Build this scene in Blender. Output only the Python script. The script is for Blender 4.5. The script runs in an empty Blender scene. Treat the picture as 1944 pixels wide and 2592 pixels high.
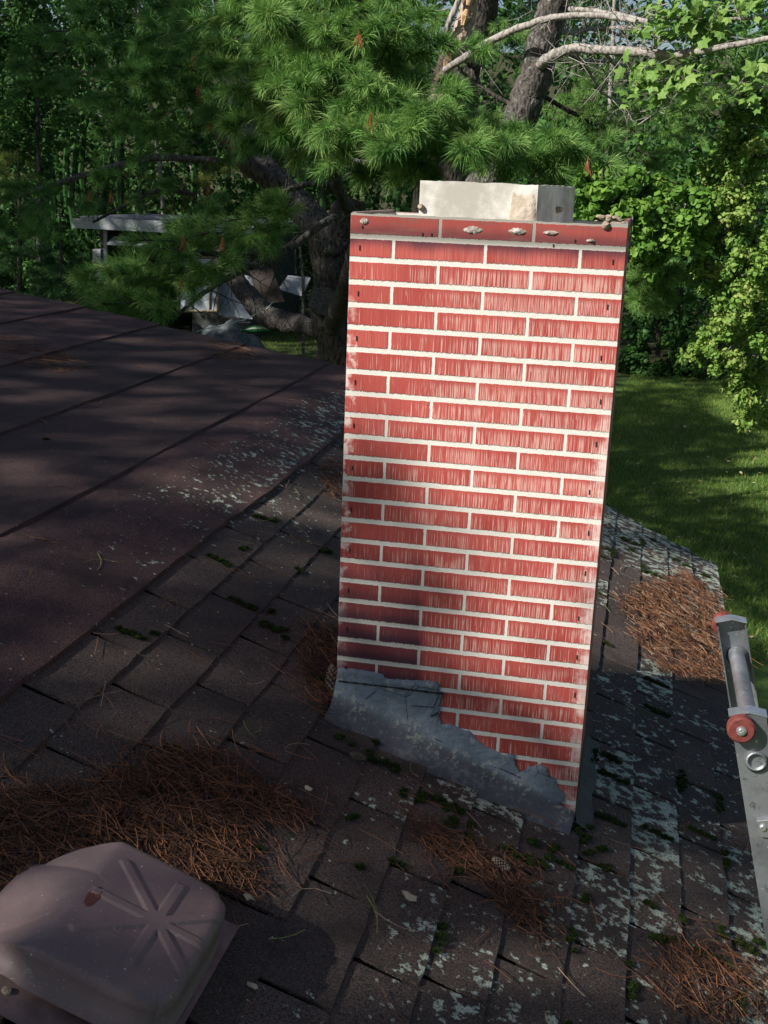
import bpy, math, random
import numpy as np
from mathutils import Vector, Matrix
random.seed(7); rng = np.random.default_rng(7)
SC = bpy.context.scene
COL = SC.collection

# ------------------------------------------------------------------ camera
FPX = 3039.5
YAW, PIT, ROL = 0.20255, -0.26701, -0.04051
CAM = np.array([0.81731, -2.64258, 0.06436])
cy, sy, cp, sp, cr, sr = math.cos(YAW), math.sin(YAW), math.cos(PIT), math.sin(PIT), math.cos(ROL), math.sin(ROL)
RC = (np.array([[cy, -sy, 0], [sy, cy, 0], [0, 0, 1]]) @ np.array([[1, 0, 0], [0, cp, -sp], [0, sp, cp]])
      @ np.array([[cr, 0, sr], [0, 1, 0], [-sr, 0, cr]]))
cam = bpy.data.cameras.new("camera"); camo = bpy.data.objects.new("camera", cam); COL.objects.link(camo)
cam.sensor_fit = 'VERTICAL'; cam.sensor_height = 24.0; cam.lens = FPX / 2592 * 24.0
cam.clip_start = 0.05; cam.clip_end = 600
M = Matrix.Identity(4)
for i in range(3):
    M[i][0] = RC[i, 0]; M[i][1] = RC[i, 2]; M[i][2] = -RC[i, 1]; M[i][3] = CAM[i]
camo.matrix_world = M
SC.camera = camo

# ------------------------------------------------------------------ light
AZ, EL = math.radians(47), math.radians(35)          # the sun stands behind the camera, to its left
SUN = np.array([-math.sin(AZ) * math.cos(EL), -math.cos(AZ) * math.cos(EL), math.sin(EL)])
w = bpy.data.worlds.new("World"); SC.world = w; w.use_nodes = True
nt = w.node_tree; nt.nodes.clear()
sky = nt.nodes.new('ShaderNodeTexSky'); sky.sky_type = 'NISHITA'; sky.sun_disc = False
sky.sun_elevation = EL; sky.sun_rotation = math.atan2(SUN[0], SUN[1])
bg = nt.nodes.new('ShaderNodeBackground'); bg.inputs[1].default_value = 0.055
wo = nt.nodes.new('ShaderNodeOutputWorld')
nt.links.new(sky.outputs[0], bg.inputs[0]); nt.links.new(bg.outputs[0], wo.inputs[0])
sl = bpy.data.lights.new("sun", 'SUN'); sl.energy = 5.0; sl.angle = math.radians(0.53); sl.color = (1.0, 0.96, 0.89)
so = bpy.data.objects.new("sun", sl); COL.objects.link(so)
so.rotation_euler = Vector(SUN).to_track_quat('Z', 'Y').to_euler(); so.location = (-8, -9, 12)
SC.view_settings.view_transform = 'Standard'; SC.view_settings.look = 'None'
SC.view_settings.exposure = 0.65; SC.view_settings.gamma = 1.0
SC.render.engine = 'CYCLES'
SC.cycles.max_bounces = 6; SC.cycles.transparent_max_bounces = 4
SC.cycles.use_denoising = True

# ------------------------------------------------------------------ helpers
def ray(px, py):
    u, v = px / .8534, py / .8534
    return RC @ np.array([(u - 972) / FPX, 1, -(v - 1296) / FPX])
def at(px, py, Y):
    r = ray(px, py); return CAM + r * ((Y - CAM[1]) / r[1])
def onpl(px, py, n, d):
    n = np.array(n, float); r = ray(px, py); return CAM + r * ((d - n @ CAM) / (n @ r))
def mpp(Y):                       # metres per picture pixel at that distance
    return (Y - CAM[1]) / 2594.0

def tag(o, label=None, cat=None, group=None, kind=None):
    if label: o['label'] = label
    if cat: o['category'] = cat
    if group: o['group'] = group
    if kind: o['kind'] = kind
    return o
def empty(name, loc, label, cat, group=None):
    o = bpy.data.objects.new(name, None); COL.objects.link(o); o.location = loc
    o.empty_display_size = .1
    return tag(o, label, cat, group)

class MB:
    """collects triangles and quads for one mesh"""
    def __init__(s): s.V = []; s.F3 = []; s.F4 = []; s.A = []; s.n = 0
    def add(s, V, F, a=0.5):
        V = np.asarray(V, float).reshape(-1, 3); F = np.asarray(F, int)
        if len(F) == 0: return
        (s.F3 if F.shape[1] == 3 else s.F4).append(F + s.n)
        s.V.append(V); s.n += len(V)
        s.A.append(np.broadcast_to(np.asarray(a, float), (len(V),)).copy())
    def box(s, c, sz, rz=0., M3=None, a=.5):
        c = np.array(c, float); h = np.array(sz, float) / 2
        V = np.array([[x, y, z] for x in (-1, 1) for y in (-1, 1) for z in (-1, 1)]) * h
        if M3 is not None: V = V @ np.asarray(M3).T
        elif rz:
            k = np.array([[math.cos(rz), -math.sin(rz), 0], [math.sin(rz), math.cos(rz), 0], [0, 0, 1]]); V = V @ k.T
        s.add(V + c, [[0, 1, 3, 2], [4, 6, 7, 5], [0, 4, 5, 1], [2, 3, 7, 6], [0, 2, 6, 4], [1, 5, 7, 3]], a)
    def tube(s, P, R, n=7, wob=0., a=.5, cap=True):
        P = np.asarray(P, float); R = np.broadcast_to(np.asarray(R, float), (len(P),))
        T = np.gradient(P, axis=0); T /= np.linalg.norm(T, axis=1)[:, None] + 1e-9
        ref = np.array([0, 0, 1.]) if abs(T[0][2]) < .8 else np.array([1., 0, 0])
        V = []; u = np.cross(T[0], ref); u /= np.linalg.norm(u)
        th = np.arange(n) * 2 * math.pi / n
        for p, t, r in zip(P, T, R):
            u = u - t * (u @ t); u /= np.linalg.norm(u) + 1e-9; v = np.cross(t, u)
            rr = r * (1 + wob * (rng.random(n) - .5))
            V.append(p + np.outer(rr * np.cos(th), u) + np.outer(rr * np.sin(th), v))
        V = np.concatenate(V); m = len(P)
        i = np.arange(m - 1)[:, None] * n; j = np.arange(n)[None]; k = (j + 1) % n
        F = np.stack([i + j, i + k, i + n + k, i + n + j], -1).reshape(-1, 4)
        s.add(V, F, a)
        if cap:
            for b, o in ((0, -1), ((m - 1) * n, 1)):
                ring = V[b:b + n]; c = ring.mean(0)
                f = [[n, q, (q + 1) % n] if o > 0 else [n, (q + 1) % n, q] for q in range(n)]
                s.add(np.vstack([ring, c]), f, a)
    def build(s, name, mat, parent=None, smooth=False, loc=None):
        me = bpy.data.meshes.new(name)
        V = np.concatenate(s.V) if s.V else np.zeros((0, 3))
        if loc is not None: V = V - np.asarray(loc)
        f3 = np.concatenate(s.F3) if s.F3 else np.zeros((0, 3), int)
        f4 = np.concatenate(s.F4) if s.F4 else np.zeros((0, 4), int)
        me.vertices.add(len(V)); me.vertices.foreach_set('co', V.ravel())
        L = np.concatenate([f3.ravel(), f4.ravel()]).astype(np.int32)
        me.loops.add(len(L)); me.loops.foreach_set('vertex_index', L)
        np_ = len(f3) + len(f4); me.polygons.add(np_)
        st = np.concatenate([np.arange(len(f3)) * 3, len(f3) * 3 + np.arange(len(f4)) * 4]).astype(np.int32)
        me.polygons.foreach_set('loop_start', st)
        me.polygons.foreach_set('use_smooth', np.full(np_, smooth))
        at_ = me.attributes.new('v', 'FLOAT', 'POINT')
        at_.data.foreach_set('value', np.concatenate(s.A).astype(np.float32) if s.A else np.zeros(0, np.float32))
        me.update(calc_edges=True); me.validate()
        me.materials.append(mat)
        o = bpy.data.objects.new(name, me); COL.objects.link(o)
        if parent is not None:
            o.parent = parent
            if loc is None:                       # vertices are in world space
                o.matrix_parent_inverse = Matrix.Translation(-world_loc(parent))
        if loc is not None: o.location = loc
        return o
def world_loc(o):
    l = Vector((0, 0, 0))
    while o is not None:
        l = l + o.location + (o.matrix_parent_inverse.translation if o.parent else Vector((0, 0, 0))); o = o.parent
    return l

def ico(sub=2):
    t = (1 + 5 ** .5) / 2
    V = np.array([(-1, t, 0), (1, t, 0), (-1, -t, 0), (1, -t, 0), (0, -1, t), (0, 1, t), (0, -1, -t), (0, 1, -t), (t, 0, -1), (t, 0, 1), (-t, 0, -1), (-t, 0, 1)], float)
    F = [(0, 11, 5), (0, 5, 1), (0, 1, 7), (0, 7, 10), (0, 10, 11), (1, 5, 9), (5, 11, 4), (11, 10, 2), (10, 7, 6), (7, 1, 8), (3, 9, 4), (3, 4, 2), (3, 2, 6), (3, 6, 8), (3, 8, 9), (4, 9, 5), (2, 4, 11), (6, 2, 10), (8, 6, 7), (9, 8, 1)]
    V = [v / np.linalg.norm(v) for v in V]
    for _ in range(sub):
        cache = {}; nf = []
        def mid(a, b):
            k = (min(a, b), max(a, b))
            if k not in cache: m = V[a] + V[b]; V.append(m / np.linalg.norm(m)); cache[k] = len(V) - 1
            return cache[k]
        for a, b, c in F:
            x, y, z = mid(a, b), mid(b, c), mid(c, a); nf += [(a, x, z), (b, y, x), (c, z, y), (x, y, z)]
        F = nf
    return np.array(V), np.array(F)
# ---- node maths
class X:
    nt = None
    def __init__(s, sock): s.s = sock
    @staticmethod
    def op(op, *a, clamp=False):
        n = X.nt.nodes.new('ShaderNodeMath'); n.operation = op; n.use_clamp = clamp
        for i, q in enumerate(a):
            if isinstance(q, X): X.nt.links.new(q.s, n.inputs[i])
            else: n.inputs[i].default_value = float(q)
        return X(n.outputs[0])
    def __add__(s, o): return X.op('ADD', s, o)
    __radd__ = __add__
    def __sub__(s, o): return X.op('SUBTRACT', s, o)
    def __rsub__(s, o): return X.op('SUBTRACT', o, s)
    def __mul__(s, o): return X.op('MULTIPLY', s, o)
    __rmul__ = __mul__
    def __truediv__(s, o): return X.op('DIVIDE', s, o)
    def ab(s): return X.op('ABSOLUTE', s)
    def fl(s): return X.op('FLOOR', s)
    def fr(s): return X.op('FRACT', s)
    def mx(s, o): return X.op('MAXIMUM', s, o)
    def mn(s, o): return X.op('MINIMUM', s, o)
    def ss(s, a, b):              # smooth step from a to b
        n = X.nt.nodes.new('ShaderNodeMapRange'); n.interpolation_type = 'SMOOTHSTEP'
        X.nt.links.new(s.s, n.inputs[0])
        for i, q in ((1, a), (2, b)):
            if isinstance(q, X): X.nt.links.new(q.s, n.inputs[i])
            else: n.inputs[i].default_value = q
        return X(n.outputs[0])
def newmat(name):
    m = bpy.data.materials.new(name); m.use_nodes = True; X.nt = m.node_tree
    b = m.node_tree.nodes['Principled BSDF']; b.inputs['Specular IOR Level'].default_value = .3
    return m, b
def coords(kind='Object'):
    n = X.nt.nodes.new('ShaderNodeTexCoord'); s = X.nt.nodes.new('ShaderNodeSeparateXYZ')
    X.nt.links.new(n.outputs[kind], s.inputs[0])
    return X(n.outputs[kind]), X(s.outputs[0]), X(s.outputs[1]), X(s.outputs[2])
def comb(x, y, z):
    n = X.nt.nodes.new('ShaderNodeCombineXYZ')
    for i, q in enumerate((x, y, z)):
        if isinstance(q, X): X.nt.links.new(q.s, n.inputs[i])
        else: n.inputs[i].default_value = q
    return X(n.outputs[0])
def noise(vec, scale, det=3., rough=.55, dist=0.):
    n = X.nt.nodes.new('ShaderNodeTexNoise'); n.inputs['Scale'].default_value = scale
    n.inputs['Detail'].default_value = det; n.inputs['Roughness'].default_value = rough; n.inputs['Distortion'].default_value = dist
    X.nt.links.new(vec.s, n.inputs['Vector']); return X(n.outputs[0])
def voro(vec, scale, feat='F1', rnd=1.):
    n = X.nt.nodes.new('ShaderNodeTexVoronoi'); n.feature = feat; n.inputs['Scale'].default_value = scale
    n.inputs['Randomness'].default_value = rnd
    X.nt.links.new(vec.s, n.inputs['Vector']); return X(n.outputs['Distance'])
def vadd(v, *a):
    n = X.nt.nodes.new('ShaderNodeVectorMath'); n.operation = 'ADD'; X.nt.links.new(v.s, n.inputs[0]); X.nt.links.new(comb(*a).s, n.inputs[1]); return X(n.outputs[0])
def mix(f, a, b):
    n = X.nt.nodes.new('ShaderNodeMix'); n.data_type = 'RGBA'
    if isinstance(f, X): X.nt.links.new(f.s, n.inputs[0])
    else: n.inputs[0].default_value = f
    for i, q in ((6, a), (7, b)):
        if isinstance(q, X): X.nt.links.new(q.s, n.inputs[i])
        else: n.inputs[i].default_value = (*q, 1)
    return X(n.outputs[2])
def put(b, col=None, rough=None, bump=None, bs=.5, bd=.01, metal=None):
    if col is not None:
        if isinstance(col, X): X.nt.links.new(col.s, b.inputs['Base Color'])
        else: b.inputs['Base Color'].default_value = (*col, 1)
    if rough is not None:
        if isinstance(rough, X): X.nt.links.new(rough.s, b.inputs['Roughness'])
        else: b.inputs['Roughness'].default_value = rough
    if metal is not None: b.inputs['Metallic'].default_value = metal
    if bump is not None:
        n = X.nt.nodes.new('ShaderNodeBump'); n.inputs['Strength'].default_value = bs; n.inputs['Distance'].default_value = bd
        X.nt.links.new(bump.s, n.inputs['Height']); X.nt.links.new(n.outputs[0], b.inputs['Normal'])
def attr(name='v'):
    n = X.nt.nodes.new('ShaderNodeAttribute'); n.attribute_name = name; return X(n.outputs['Fac'])
def plain(name, c1, c2, scale=20., rough=.8, bs=.3, bd=.005, metal=0., det=5):
    m, b = newmat(name); v, x, y, z = coords()
    f = noise(v, scale, det, .65); put(b, mix(f.ss(.35, .68), c1, c2), rough, f, bs, bd, metal); return m
def leafmat(name, cols, trans=.35, rough=.55):
    m, b = newmat(name); a = attr()
    n = X.nt.nodes.new('ShaderNodeValToRGB'); X.nt.links.new(a.s, n.inputs[0]); e = n.color_ramp.elements
    while len(e) < len(cols): e.new(.5)
    for i, c in enumerate(cols): e[i].position = i / (len(cols) - 1); e[i].color = (*c, 1)
    X.nt.links.new(n.outputs[0], b.inputs['Base Color']); b.inputs['Roughness'].default_value = rough
    t = X.nt.nodes.new('ShaderNodeBsdfTranslucent'); X.nt.links.new(n.outputs[0], t.inputs[0])
    mx_ = X.nt.nodes.new('ShaderNodeMixShader'); mx_.inputs[0].default_value = trans
    X.nt.links.new(b.outputs[0], mx_.inputs[1]); X.nt.links.new(t.outputs[0], mx_.inputs[2])
    X.nt.links.new(mx_.outputs[0], X.nt.nodes['Material Output'].inputs[0])
    return m

# ------------------------------------------------------------------ materials
BP, BH = 0.2032, 0.05
def brickmat(name, axis, front):
    m, b = newmat(name); v, x, y, z = coords()
    u0 = x if axis == 'x' else y
    nz = noise(v, 90, 3); nz2 = noise(v, 320, 2); nb = noise(v, 9, 3)
    zz = z * -1.0 + (nz - .5) * .004 + (nz2 - .5) * .002
    xx = u0 + (nz - .5) * .003
    r = zz / BH; row = r.fl(); fz = r.fr()
    par = (row * .5).fr() * 2                       # 0 on even rows
    u = (xx - .3733) / BP + par * .5
    fu = u.fr(); du = (.5 - (fu - .5).ab()) * BP    # metres to the nearest head joint
    dz = (.5 - (fz - .5).ab()) * BH
    stripv = comb(u0 * 560, row * 7.3, z * 11)
    st = noise(stripv, 1., 2, .5)                   # raked vertical scratches
    strip2 = noise(comb(u0 * 420, row * 3.1, z * 60), 1., 1, .5)
    edge = (fz.ss(.80, .9)) * (st - .5) * .006      # scratches run out at the lower edge
    brick = du.ss(.0028, .0042) * (dz + edge).ss(.0046, .0064)
    reg = noise(comb(u0 * 7, z * 11, row * .37), 1., 2)
    if front:
        bias = u0.ss(.22, .5) * .095 + (z * -1).ss(0.0, .07) * .05 - .035 + u0.ss(.3, .5) * (1 - (z * -1).ss(.35, .75)) * .05 - (z * -1).ss(.75, 1.1) * .04  # denser pale scratches upper centre to right paint in the sunlit glow
    else:
        bias = X.op('ADD', u0 * 0, .02)
    low = fz.ss(.12, .45)
    if front: low = low * ((z * -1).ss(.088, .108) * .8 + (z * -1).ss(.04, .06) * .2)
    white = (st + bias + (reg - .5) * .26 + (strip2 - .5) * .16).ss(.615, .715) * low
    base = mix(noise(comb(u * 1.0, row, .3), 1.3, 1).ss(.3, .7), (.325, .052, .042), (.41, .080, .065))
    base = mix((1 - st.ss(.32, .5)) * .45, base, (.24, .028, .024))
    base = mix((1 - dz.ss(.005, .0095)) * fz.ss(.6, .7) * .75, base, (.16, .03, .035))   # dark lower arris
    base = mix(white * .48, base, (.70, .52, .45))
    mort = mix(nz, (.53, .50, .45), (.68, .65, .59))
    if front:
        wash = (u0 - .735 + (nz - .5) * .05 + (st - .5) * .05).ss(.0, .035) * (z * -1).ss(.28, .55) * .6 * noise(v, 18, 4).ss(.35, .6)
        wash2 = (.2 - u0 + (nz - .5) * .06).ss(.0, .025) * (z * -1).ss(.1, .35) * noise(v, 22, 3).ss(.45, .56) * .7
        base = mix(wash.mx(wash2), base, (.80, .70, .64))
        # soot: along the top course, and running down the lower left
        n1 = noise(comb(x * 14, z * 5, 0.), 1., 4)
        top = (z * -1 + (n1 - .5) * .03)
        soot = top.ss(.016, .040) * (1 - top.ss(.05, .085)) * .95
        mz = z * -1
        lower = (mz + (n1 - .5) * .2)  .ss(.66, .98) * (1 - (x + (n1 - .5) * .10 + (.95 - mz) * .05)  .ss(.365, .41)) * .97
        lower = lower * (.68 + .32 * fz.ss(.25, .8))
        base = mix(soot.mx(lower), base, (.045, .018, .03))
        mort = mix((1 - mz.ss(.045, .064)) * .8, mort, (.19, .18, .15)); mort = mix((soot * .3).mx(lower * .4), mort, (.10, .09, .085))
        base = mix((1 - mz.ss(.045, .06)) * .55, base, (.20, .04, .032))
        base = mix(noise(comb(x * 9, z * 60, 0.), 1., 5, .7).ss(.5, .68) * (1 - mz.ss(.045, .06)) * .55, base, (.14, .085, .07))
        drips = noise(comb(x * 40, z * 3, 0.), 1., 3).ss(.55, .75) * (1 - mz.ss(.05, .4)) * .25
        base = mix(drips, base, (.10, .03, .03))
    else:
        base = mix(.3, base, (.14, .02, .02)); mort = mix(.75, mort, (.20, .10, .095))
    hgt = brick * .6 + st * .25 * brick
    put(b, mix(brick, mort, base), .75, hgt, .5, .004)
    return m

M_ = {}
M_['brick_front'] = brickmat('brick_front', 'x', True)
M_['brick_side'] = brickmat('brick_side', 'y', False)
M_['cement'] = plain('cement', (.33, .31, .27), (.60, .58, .53), 11, .85, .4, .004)
M_['cement_dark'] = plain('cement_dark', (.22, .21, .19), (.42, .40, .36), 40, .9, .6, .006)
M_['lump'] = plain('lump', (.34, .28, .22), (.48, .41, .33), 30, .95, .8, .01)
M_['mud'] = plain('mud', (.22, .17, .12), (.38, .31, .24), 90, .95, .6, .004)
M_['web'] = plain('web', (.18, .14, .12), (.46, .42, .38), 60, .9, .3, .004)
M_['dark'] = plain('dark', (.012, .012, .012), (.03, .028, .026), 10, .9)

def tarmat():
    m, b = newmat('tar'); v, x, y, z = coords()
    n = noise(v, 13, 6, .6); f = noise(v, 160, 3)
    c = mix(n.ss(.35, .65), (.115, .14, .17), (.19, .225, .27))
    g = noise(v, 55, 5, .7).ss(.56, .62) * noise(v, 7, 2).ss(.45, .6)
    c = mix(g * .8, c, (.33, .33, .28))
    cr_ = 1 - voro(v, 9, 'DISTANCE_TO_EDGE').ss(.0, .016)
    c = mix(cr_ * noise(v, 5, 2).ss(.5, .56) * .8, c, (.02, .025, .03))
    lo_ = attr(); sp = noise(v, 70, 6, .7)
    c = mix((lo_ + (n - .5) * .5).ss(.35, .7) * .8, c, (.055, .05, .055)); c = mix((sp + (n - .5) * .4).ss(.53, .60) * lo_.ss(.12, .3) * (1 - lo_.ss(.55, .9) * .7) * .75, c, (.30, .31, .26))
    fold = noise(comb(x * 5 + z * 9, z * 26 - x * 9, 0.), 1., 4, .6)
    put(b, c, .6, n * .8 + f * .15 + sp * .4 + fold * .5, .8, .012); return m
M_['tar'] = tarmat()

LICHEN_A, LICHEN_B = (.27, .32, .25), (.50, .55, .45)
def roofmat(name, c1, c2, roll):
    m, b = newmat(name); v, x, y, z = coords()
    gr = noise(v, 520, 2, .8); big = noise(v, 3.2, 4, .6); mid = noise(v, 34, 5, .65)
    c = mix(big.ss(.3, .7), c1, c2)
    gr2 = noise(v, 240, 2, .7)
    c = mix((gr2.ss(.52, .64) * .75), c, tuple(min(1, q * 2.3 + .01) for q in c2))
    c = mix((gr - .40).mx(0.) * 2.2, c, tuple(min(1, q * 3.6 + .02) for q in c2))
    c = mix((1 - gr2.ss(.38, .48)) * .8, c, (.010, .008, .008))
    a = attr()
    c = mix((a * 7.31).fr() * .5, c, (.028, .022, .021))
    c = mix(noise(v, 9, 4, .7).ss(.5, .7) * .5, c, (.022, .017, .016))
    patch = noise(v, 2.6, 3, .6); mid2 = noise(v, 11, 3, .6)
    crust = noise(vadd(v, mid * .02, gr2 * .006, 0.), 34, 7, .68)
    cell = voro(vadd(v, mid * .03, noise(v, 60, 3) * .02, 0.), 26)
    if roll:
        band = x.ss(-.74, -.56) * (1 - x.ss(-.42, -.37)) * y.ss(-.8, 1.6)
        dens = band * 1.0 + x.ss(-.50, -.4) * .25 + (patch - .5) * .9 - .25
    else:
        band = x.ss(.15, .95) * .95 + (y.ss(1.9, 2.5) * x.ss(.7, .85)) * .9 + (1 - x.ss(-.3, .05)) * y.ss(.2, 1.2) * .55 + (1 - y.ss(-1.2, -.7)) * x.ss(.2, .6) * .5
        band = band - (x.ss(.75, .8) * y.ss(.95, 1.15) * (1 - y.ss(1.95, 2.25))) * .9
        band = band + (1 - y.ss(-.85, -.45)) * x.ss(.35, .75) * .8
        dens = band + (patch - .5) * 1.9 - .06 + (a - .55) * x.ss(.2, .7) * 1.1 + (a.ss(.72, .8)) * x.ss(.25, .5) * .9
    dens = (dens + (mid2 - .5) * 1.5).mn(1.35 + (mid - .5) * .8)
    spots = (dens * .11 + .10 - cell).ss(0., .05)
    lich = (crust - .66 + dens * .125).ss(0., .035).mx(spots * crust.ss(.40, .46)) * (gr + gr2 * .5).ss(.52, .66)
    lc = mix(mid.ss(.35, .65), LICHEN_A, LICHEN_B)
    lc = mix((1 - gr2.ss(.40, .55)) * .6, lc, (.13, .15, .12))
    c = mix(lich, c, lc)
    if roll:
        stain = (noise(comb(x * 3, y * 1.1, 0.), 1.6, 4).ss(.42, .66)) * .6
        c = mix(stain * (1 - lich), c, (.022, .016, .017))
    put(b, c, .92, gr * .35 + lich * .8 + mid * .2, .55, .004); return m
M_['shingle'] = roofmat('shingle', (.029, .021, .018), (.054, .038, .031), False)
M_['roll'] = roofmat('roll', (.038, .019, .018), (.068, .034, .031), True)
M_['underlay'] = plain('underlay', (.012, .011, .011), (.028, .025, .024), 60, .95)
M_['drip'] = plain('drip', (.10, .10, .11), (.24, .25, .27), 25, .6, .4, .004)
M_['siding'] = plain('siding', (.30, .28, .25), (.38, .36, .33), 6, .8)
M_['flash_side'] = plain('flash_side', (.022, .027, .023), (.045, .052, .045), 18, .6, .3, .004)

def ventmat():
    m, b = newmat('vent_plastic'); v, x, y, z = coords()
    n = noise(v, 10, 5, .6); f = noise(v, 200, 2)
    c = mix(n.ss(.3, .7), (.135, .096, .096), (.178, .125, .122))
    c = mix(noise(v, 38, 4, .7).ss(.62, .70) * .5, c, (.16, .10, .09))
    c = mix(f.ss(.64, .70) * .35, c, (.34, .26, .25))
    c = mix(noise(v, 6, 6, .75).ss(.50, .66) * .45, c, (.13, .085, .08))
    c = mix(noise(comb(x * 14, y * 90, z * 20), 1., 4, .7).ss(.66, .74) * .5, c, (.36, .28, .27))
    c = mix(noise(v, 120, 2).ss(.72, .76) * .8, c, (.5, .45, .43))
    put(b, c, .5, f * .2 + n * .3, .25, .003); return m
M_['vent'] = ventmat()
M_['ventdirt'] = plain('ventdirt', (.13, .085, .08), (.22, .145, .14), 16, .7, .4, .004)
M_['chip'] = plain('chip', (.10, .03, .022), (.14, .05, .04), 60, .8)

def alumat():
    m, b = newmat('aluminium'); v, x, y, z = coords()
    n = noise(v, 9, 5, .65); f = noise(comb(x * 60, y * 60, z * 900), 1., 2)
    c = mix(n.ss(.3, .7), (.19, .20, .215), (.30, .31, .325))
    c = mix(noise(v, 60, 3, .7).ss(.60, .70) * .8, c, (.10, .08, .065)); c = mix(noise(v, 15, 6, .75).ss(.5, .72) * .5, c, (.12, .12, .125)); c = mix(noise(v, 130, 2).ss(.68, .74) * .7, c, (.55, .55, .55))
    put(b, c, (n * .3 + .34), f * .25 + n * .4, .2, .002, .75); return m
M_['alu'] = alumat()
M_['alu_bright'] = plain('alu_bright', (.5, .5, .52), (.66, .66, .68), 50, .35, .2, .002, .85)
M_['wheel'] = plain('wheel', (.11, .024, .020), (.18, .045, .036), 55, .75, .4, .003)

def barkmat(name, c1, c2, lich=.5, bs=.9):
    m, b = newmat(name); v, x, y, z = coords()
    n = noise(comb(x * 1., y * 1., z * .45), 22, 5, .7); w_ = voro(comb(x, y, z * .35), 26)
    c = mix((n * .6 + w_ * .6).ss(.35, .75), c1, c2)
    c = mix(noise(v, 12, 5, .7).ss(.6 - .1 * lich, .66) * lich, c, (.30, .33, .29))
    put(b, c, .95, n + w_, bs, .03); return m
M_['bark'] = barkmat('bark', (.028, .023, .020), (.10, .087, .078), .6)
M_['bark_pale'] = barkmat('bark_pale', (.14, .125, .11), (.34, .31, .28), .35, .45)
M_['bark_dark'] = barkmat('bark_dark', (.022, .018, .015), (.065, .053, .045), .25)
M_['bark_broken'] = barkmat('bark_broken', (.30, .22, .17), (.46, .36, .28), .1)
M_['bark_shaded'] = barkmat('bark_shaded', (.016, .013, .011), (.06, .052, .046), .25)  # darkened bark: deep shade on trunk, stub and log put into the colour
M_['cut'] = plain('cut', (.40, .26, .13), (.55, .38, .22), 50, .9)
M_['oldcut'] = plain('oldcut', (.035, .035, .032), (.10, .098, .09), 30, .9, .8, .02)

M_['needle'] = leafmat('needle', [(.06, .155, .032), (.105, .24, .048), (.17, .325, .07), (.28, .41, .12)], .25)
M_['needle_dim'] = leafmat('needle_dim', [(.028, .085, .025), (.045, .125, .032), (.068, .16, .04)], .22)  # darker copy of the needle greens, background shade put into the colour
M_['needle_yel'] = leafmat('needle_yel', [(.10, .16, .04), (.17, .23, .05), (.24, .28, .06)], .3)
M_['needle_dead'] = leafmat('needle_dead', [(.30, .09, .03), (.42, .15, .06)], .2)
M_['leaf'] = leafmat('leaf', [(.06, .15, .022), (.10, .22, .032), (.15, .29, .045), (.22, .35, .06)], .35)
M_['leaf_yel'] = leafmat('leaf_yel', [(.09, .20, .035), (.15, .28, .05), (.23, .35, .07), (.40, .42, .14)], .35)
M_['leaf_big'] = leafmat('leaf_big', [(.13, .25, .05), (.19, .33, .07), (.26, .38, .10)], .4)
M_['leaf_dim'] = leafmat('leaf_dim', [(.024, .076, .016), (.042, .116, .022), (.074, .17, .034)], .3)  # leaf greens darkened, woodland shade painted in
M_['litter'] = leafmat('litter', [(.03, .02, .015), (.075, .035, .02), (.15, .062, .03), (.25, .105, .045), (.36, .26, .18)], .05, .8)
M_['litter_green'] = leafmat('litter_green', [(.10, .14, .03), (.20, .24, .06)], .1)
M_['mossm'] = leafmat('mossm', [(.008, .018, .003), (.018, .038, .004), (.045, .07, .008)], .1, .9)
M_['cone'] = leafmat('cone', [(.08, .05, .035), (.22, .17, .13), (.36, .31, .26)], .0, .85)
M_['grassm'] = leafmat('grassm', [(.07, .15, .022), (.12, .22, .03), (.20, .30, .05), (.34, .32, .11)], .3)
M_['dryleaf'] = leafmat('dryleaf', [(.30, .20, .10), (.45, .33, .18), (.5, .42, .3)], .1, .8)
M_['white_paint'] = plain('white_paint', (.27, .30, .31), (.40, .43, .45), 12, .6)
M_['block'] = plain('block', (.30, .31, .34), (.42, .43, .46), 14, .9, .5, .02)
M_['shedroof'] = plain('shedroof', (.10, .10, .13), (.22, .22, .26), 5, .8)
M_['shedwall'] = plain('shedwall', (.055, .06, .055), (.09, .095, .085), 5, .9)
M_['tarp'] = plain('tarp', (.05, .06, .06), (.13, .145, .145), 9, .4, .8, .03)
M_['brownwood'] = plain('brownwood', (.022, .016, .012), (.045, .032, .025), 14, .8)
M_['palewood'] = plain('palewood', (.20, .16, .10), (.30, .25, .16), 14, .8)
M_['panel'] = plain('panel', (.26, .29, .33), (.36, .39, .43), 10, .5)
M_['green_plastic'] = plain('green_plastic', (.006, .04, .012), (.01, .06, .018), 6, .4)
M_['rope'] = plain('rope', (.40, .42, .38), (.55, .56, .5), 30, .8)
M_['bluewhite'] = plain('bluewhite', (.45, .55, .66), (.66, .74, .80), 12, .5)
M_['stripe_cloth'] = plain('stripe_cloth', (.40, .12, .08), (.20, .45, .50), 26, .7)

def groundmat():
    m, b = newmat('lawn'); v, x, y, z = coords()
    n = noise(v, .9, 5, .6); f = noise(v, 30, 4, .7)
    c = mix(n.ss(.35, .65), (.055, .105, .018), (.11, .18, .035))
    c = mix(f.ss(.55, .7) * .5, c, (.10, .085, .04))
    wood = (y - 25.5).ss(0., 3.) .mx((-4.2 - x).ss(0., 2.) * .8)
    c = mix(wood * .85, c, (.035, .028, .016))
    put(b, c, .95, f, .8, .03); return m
M_['lawn'] = groundmat()

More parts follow.
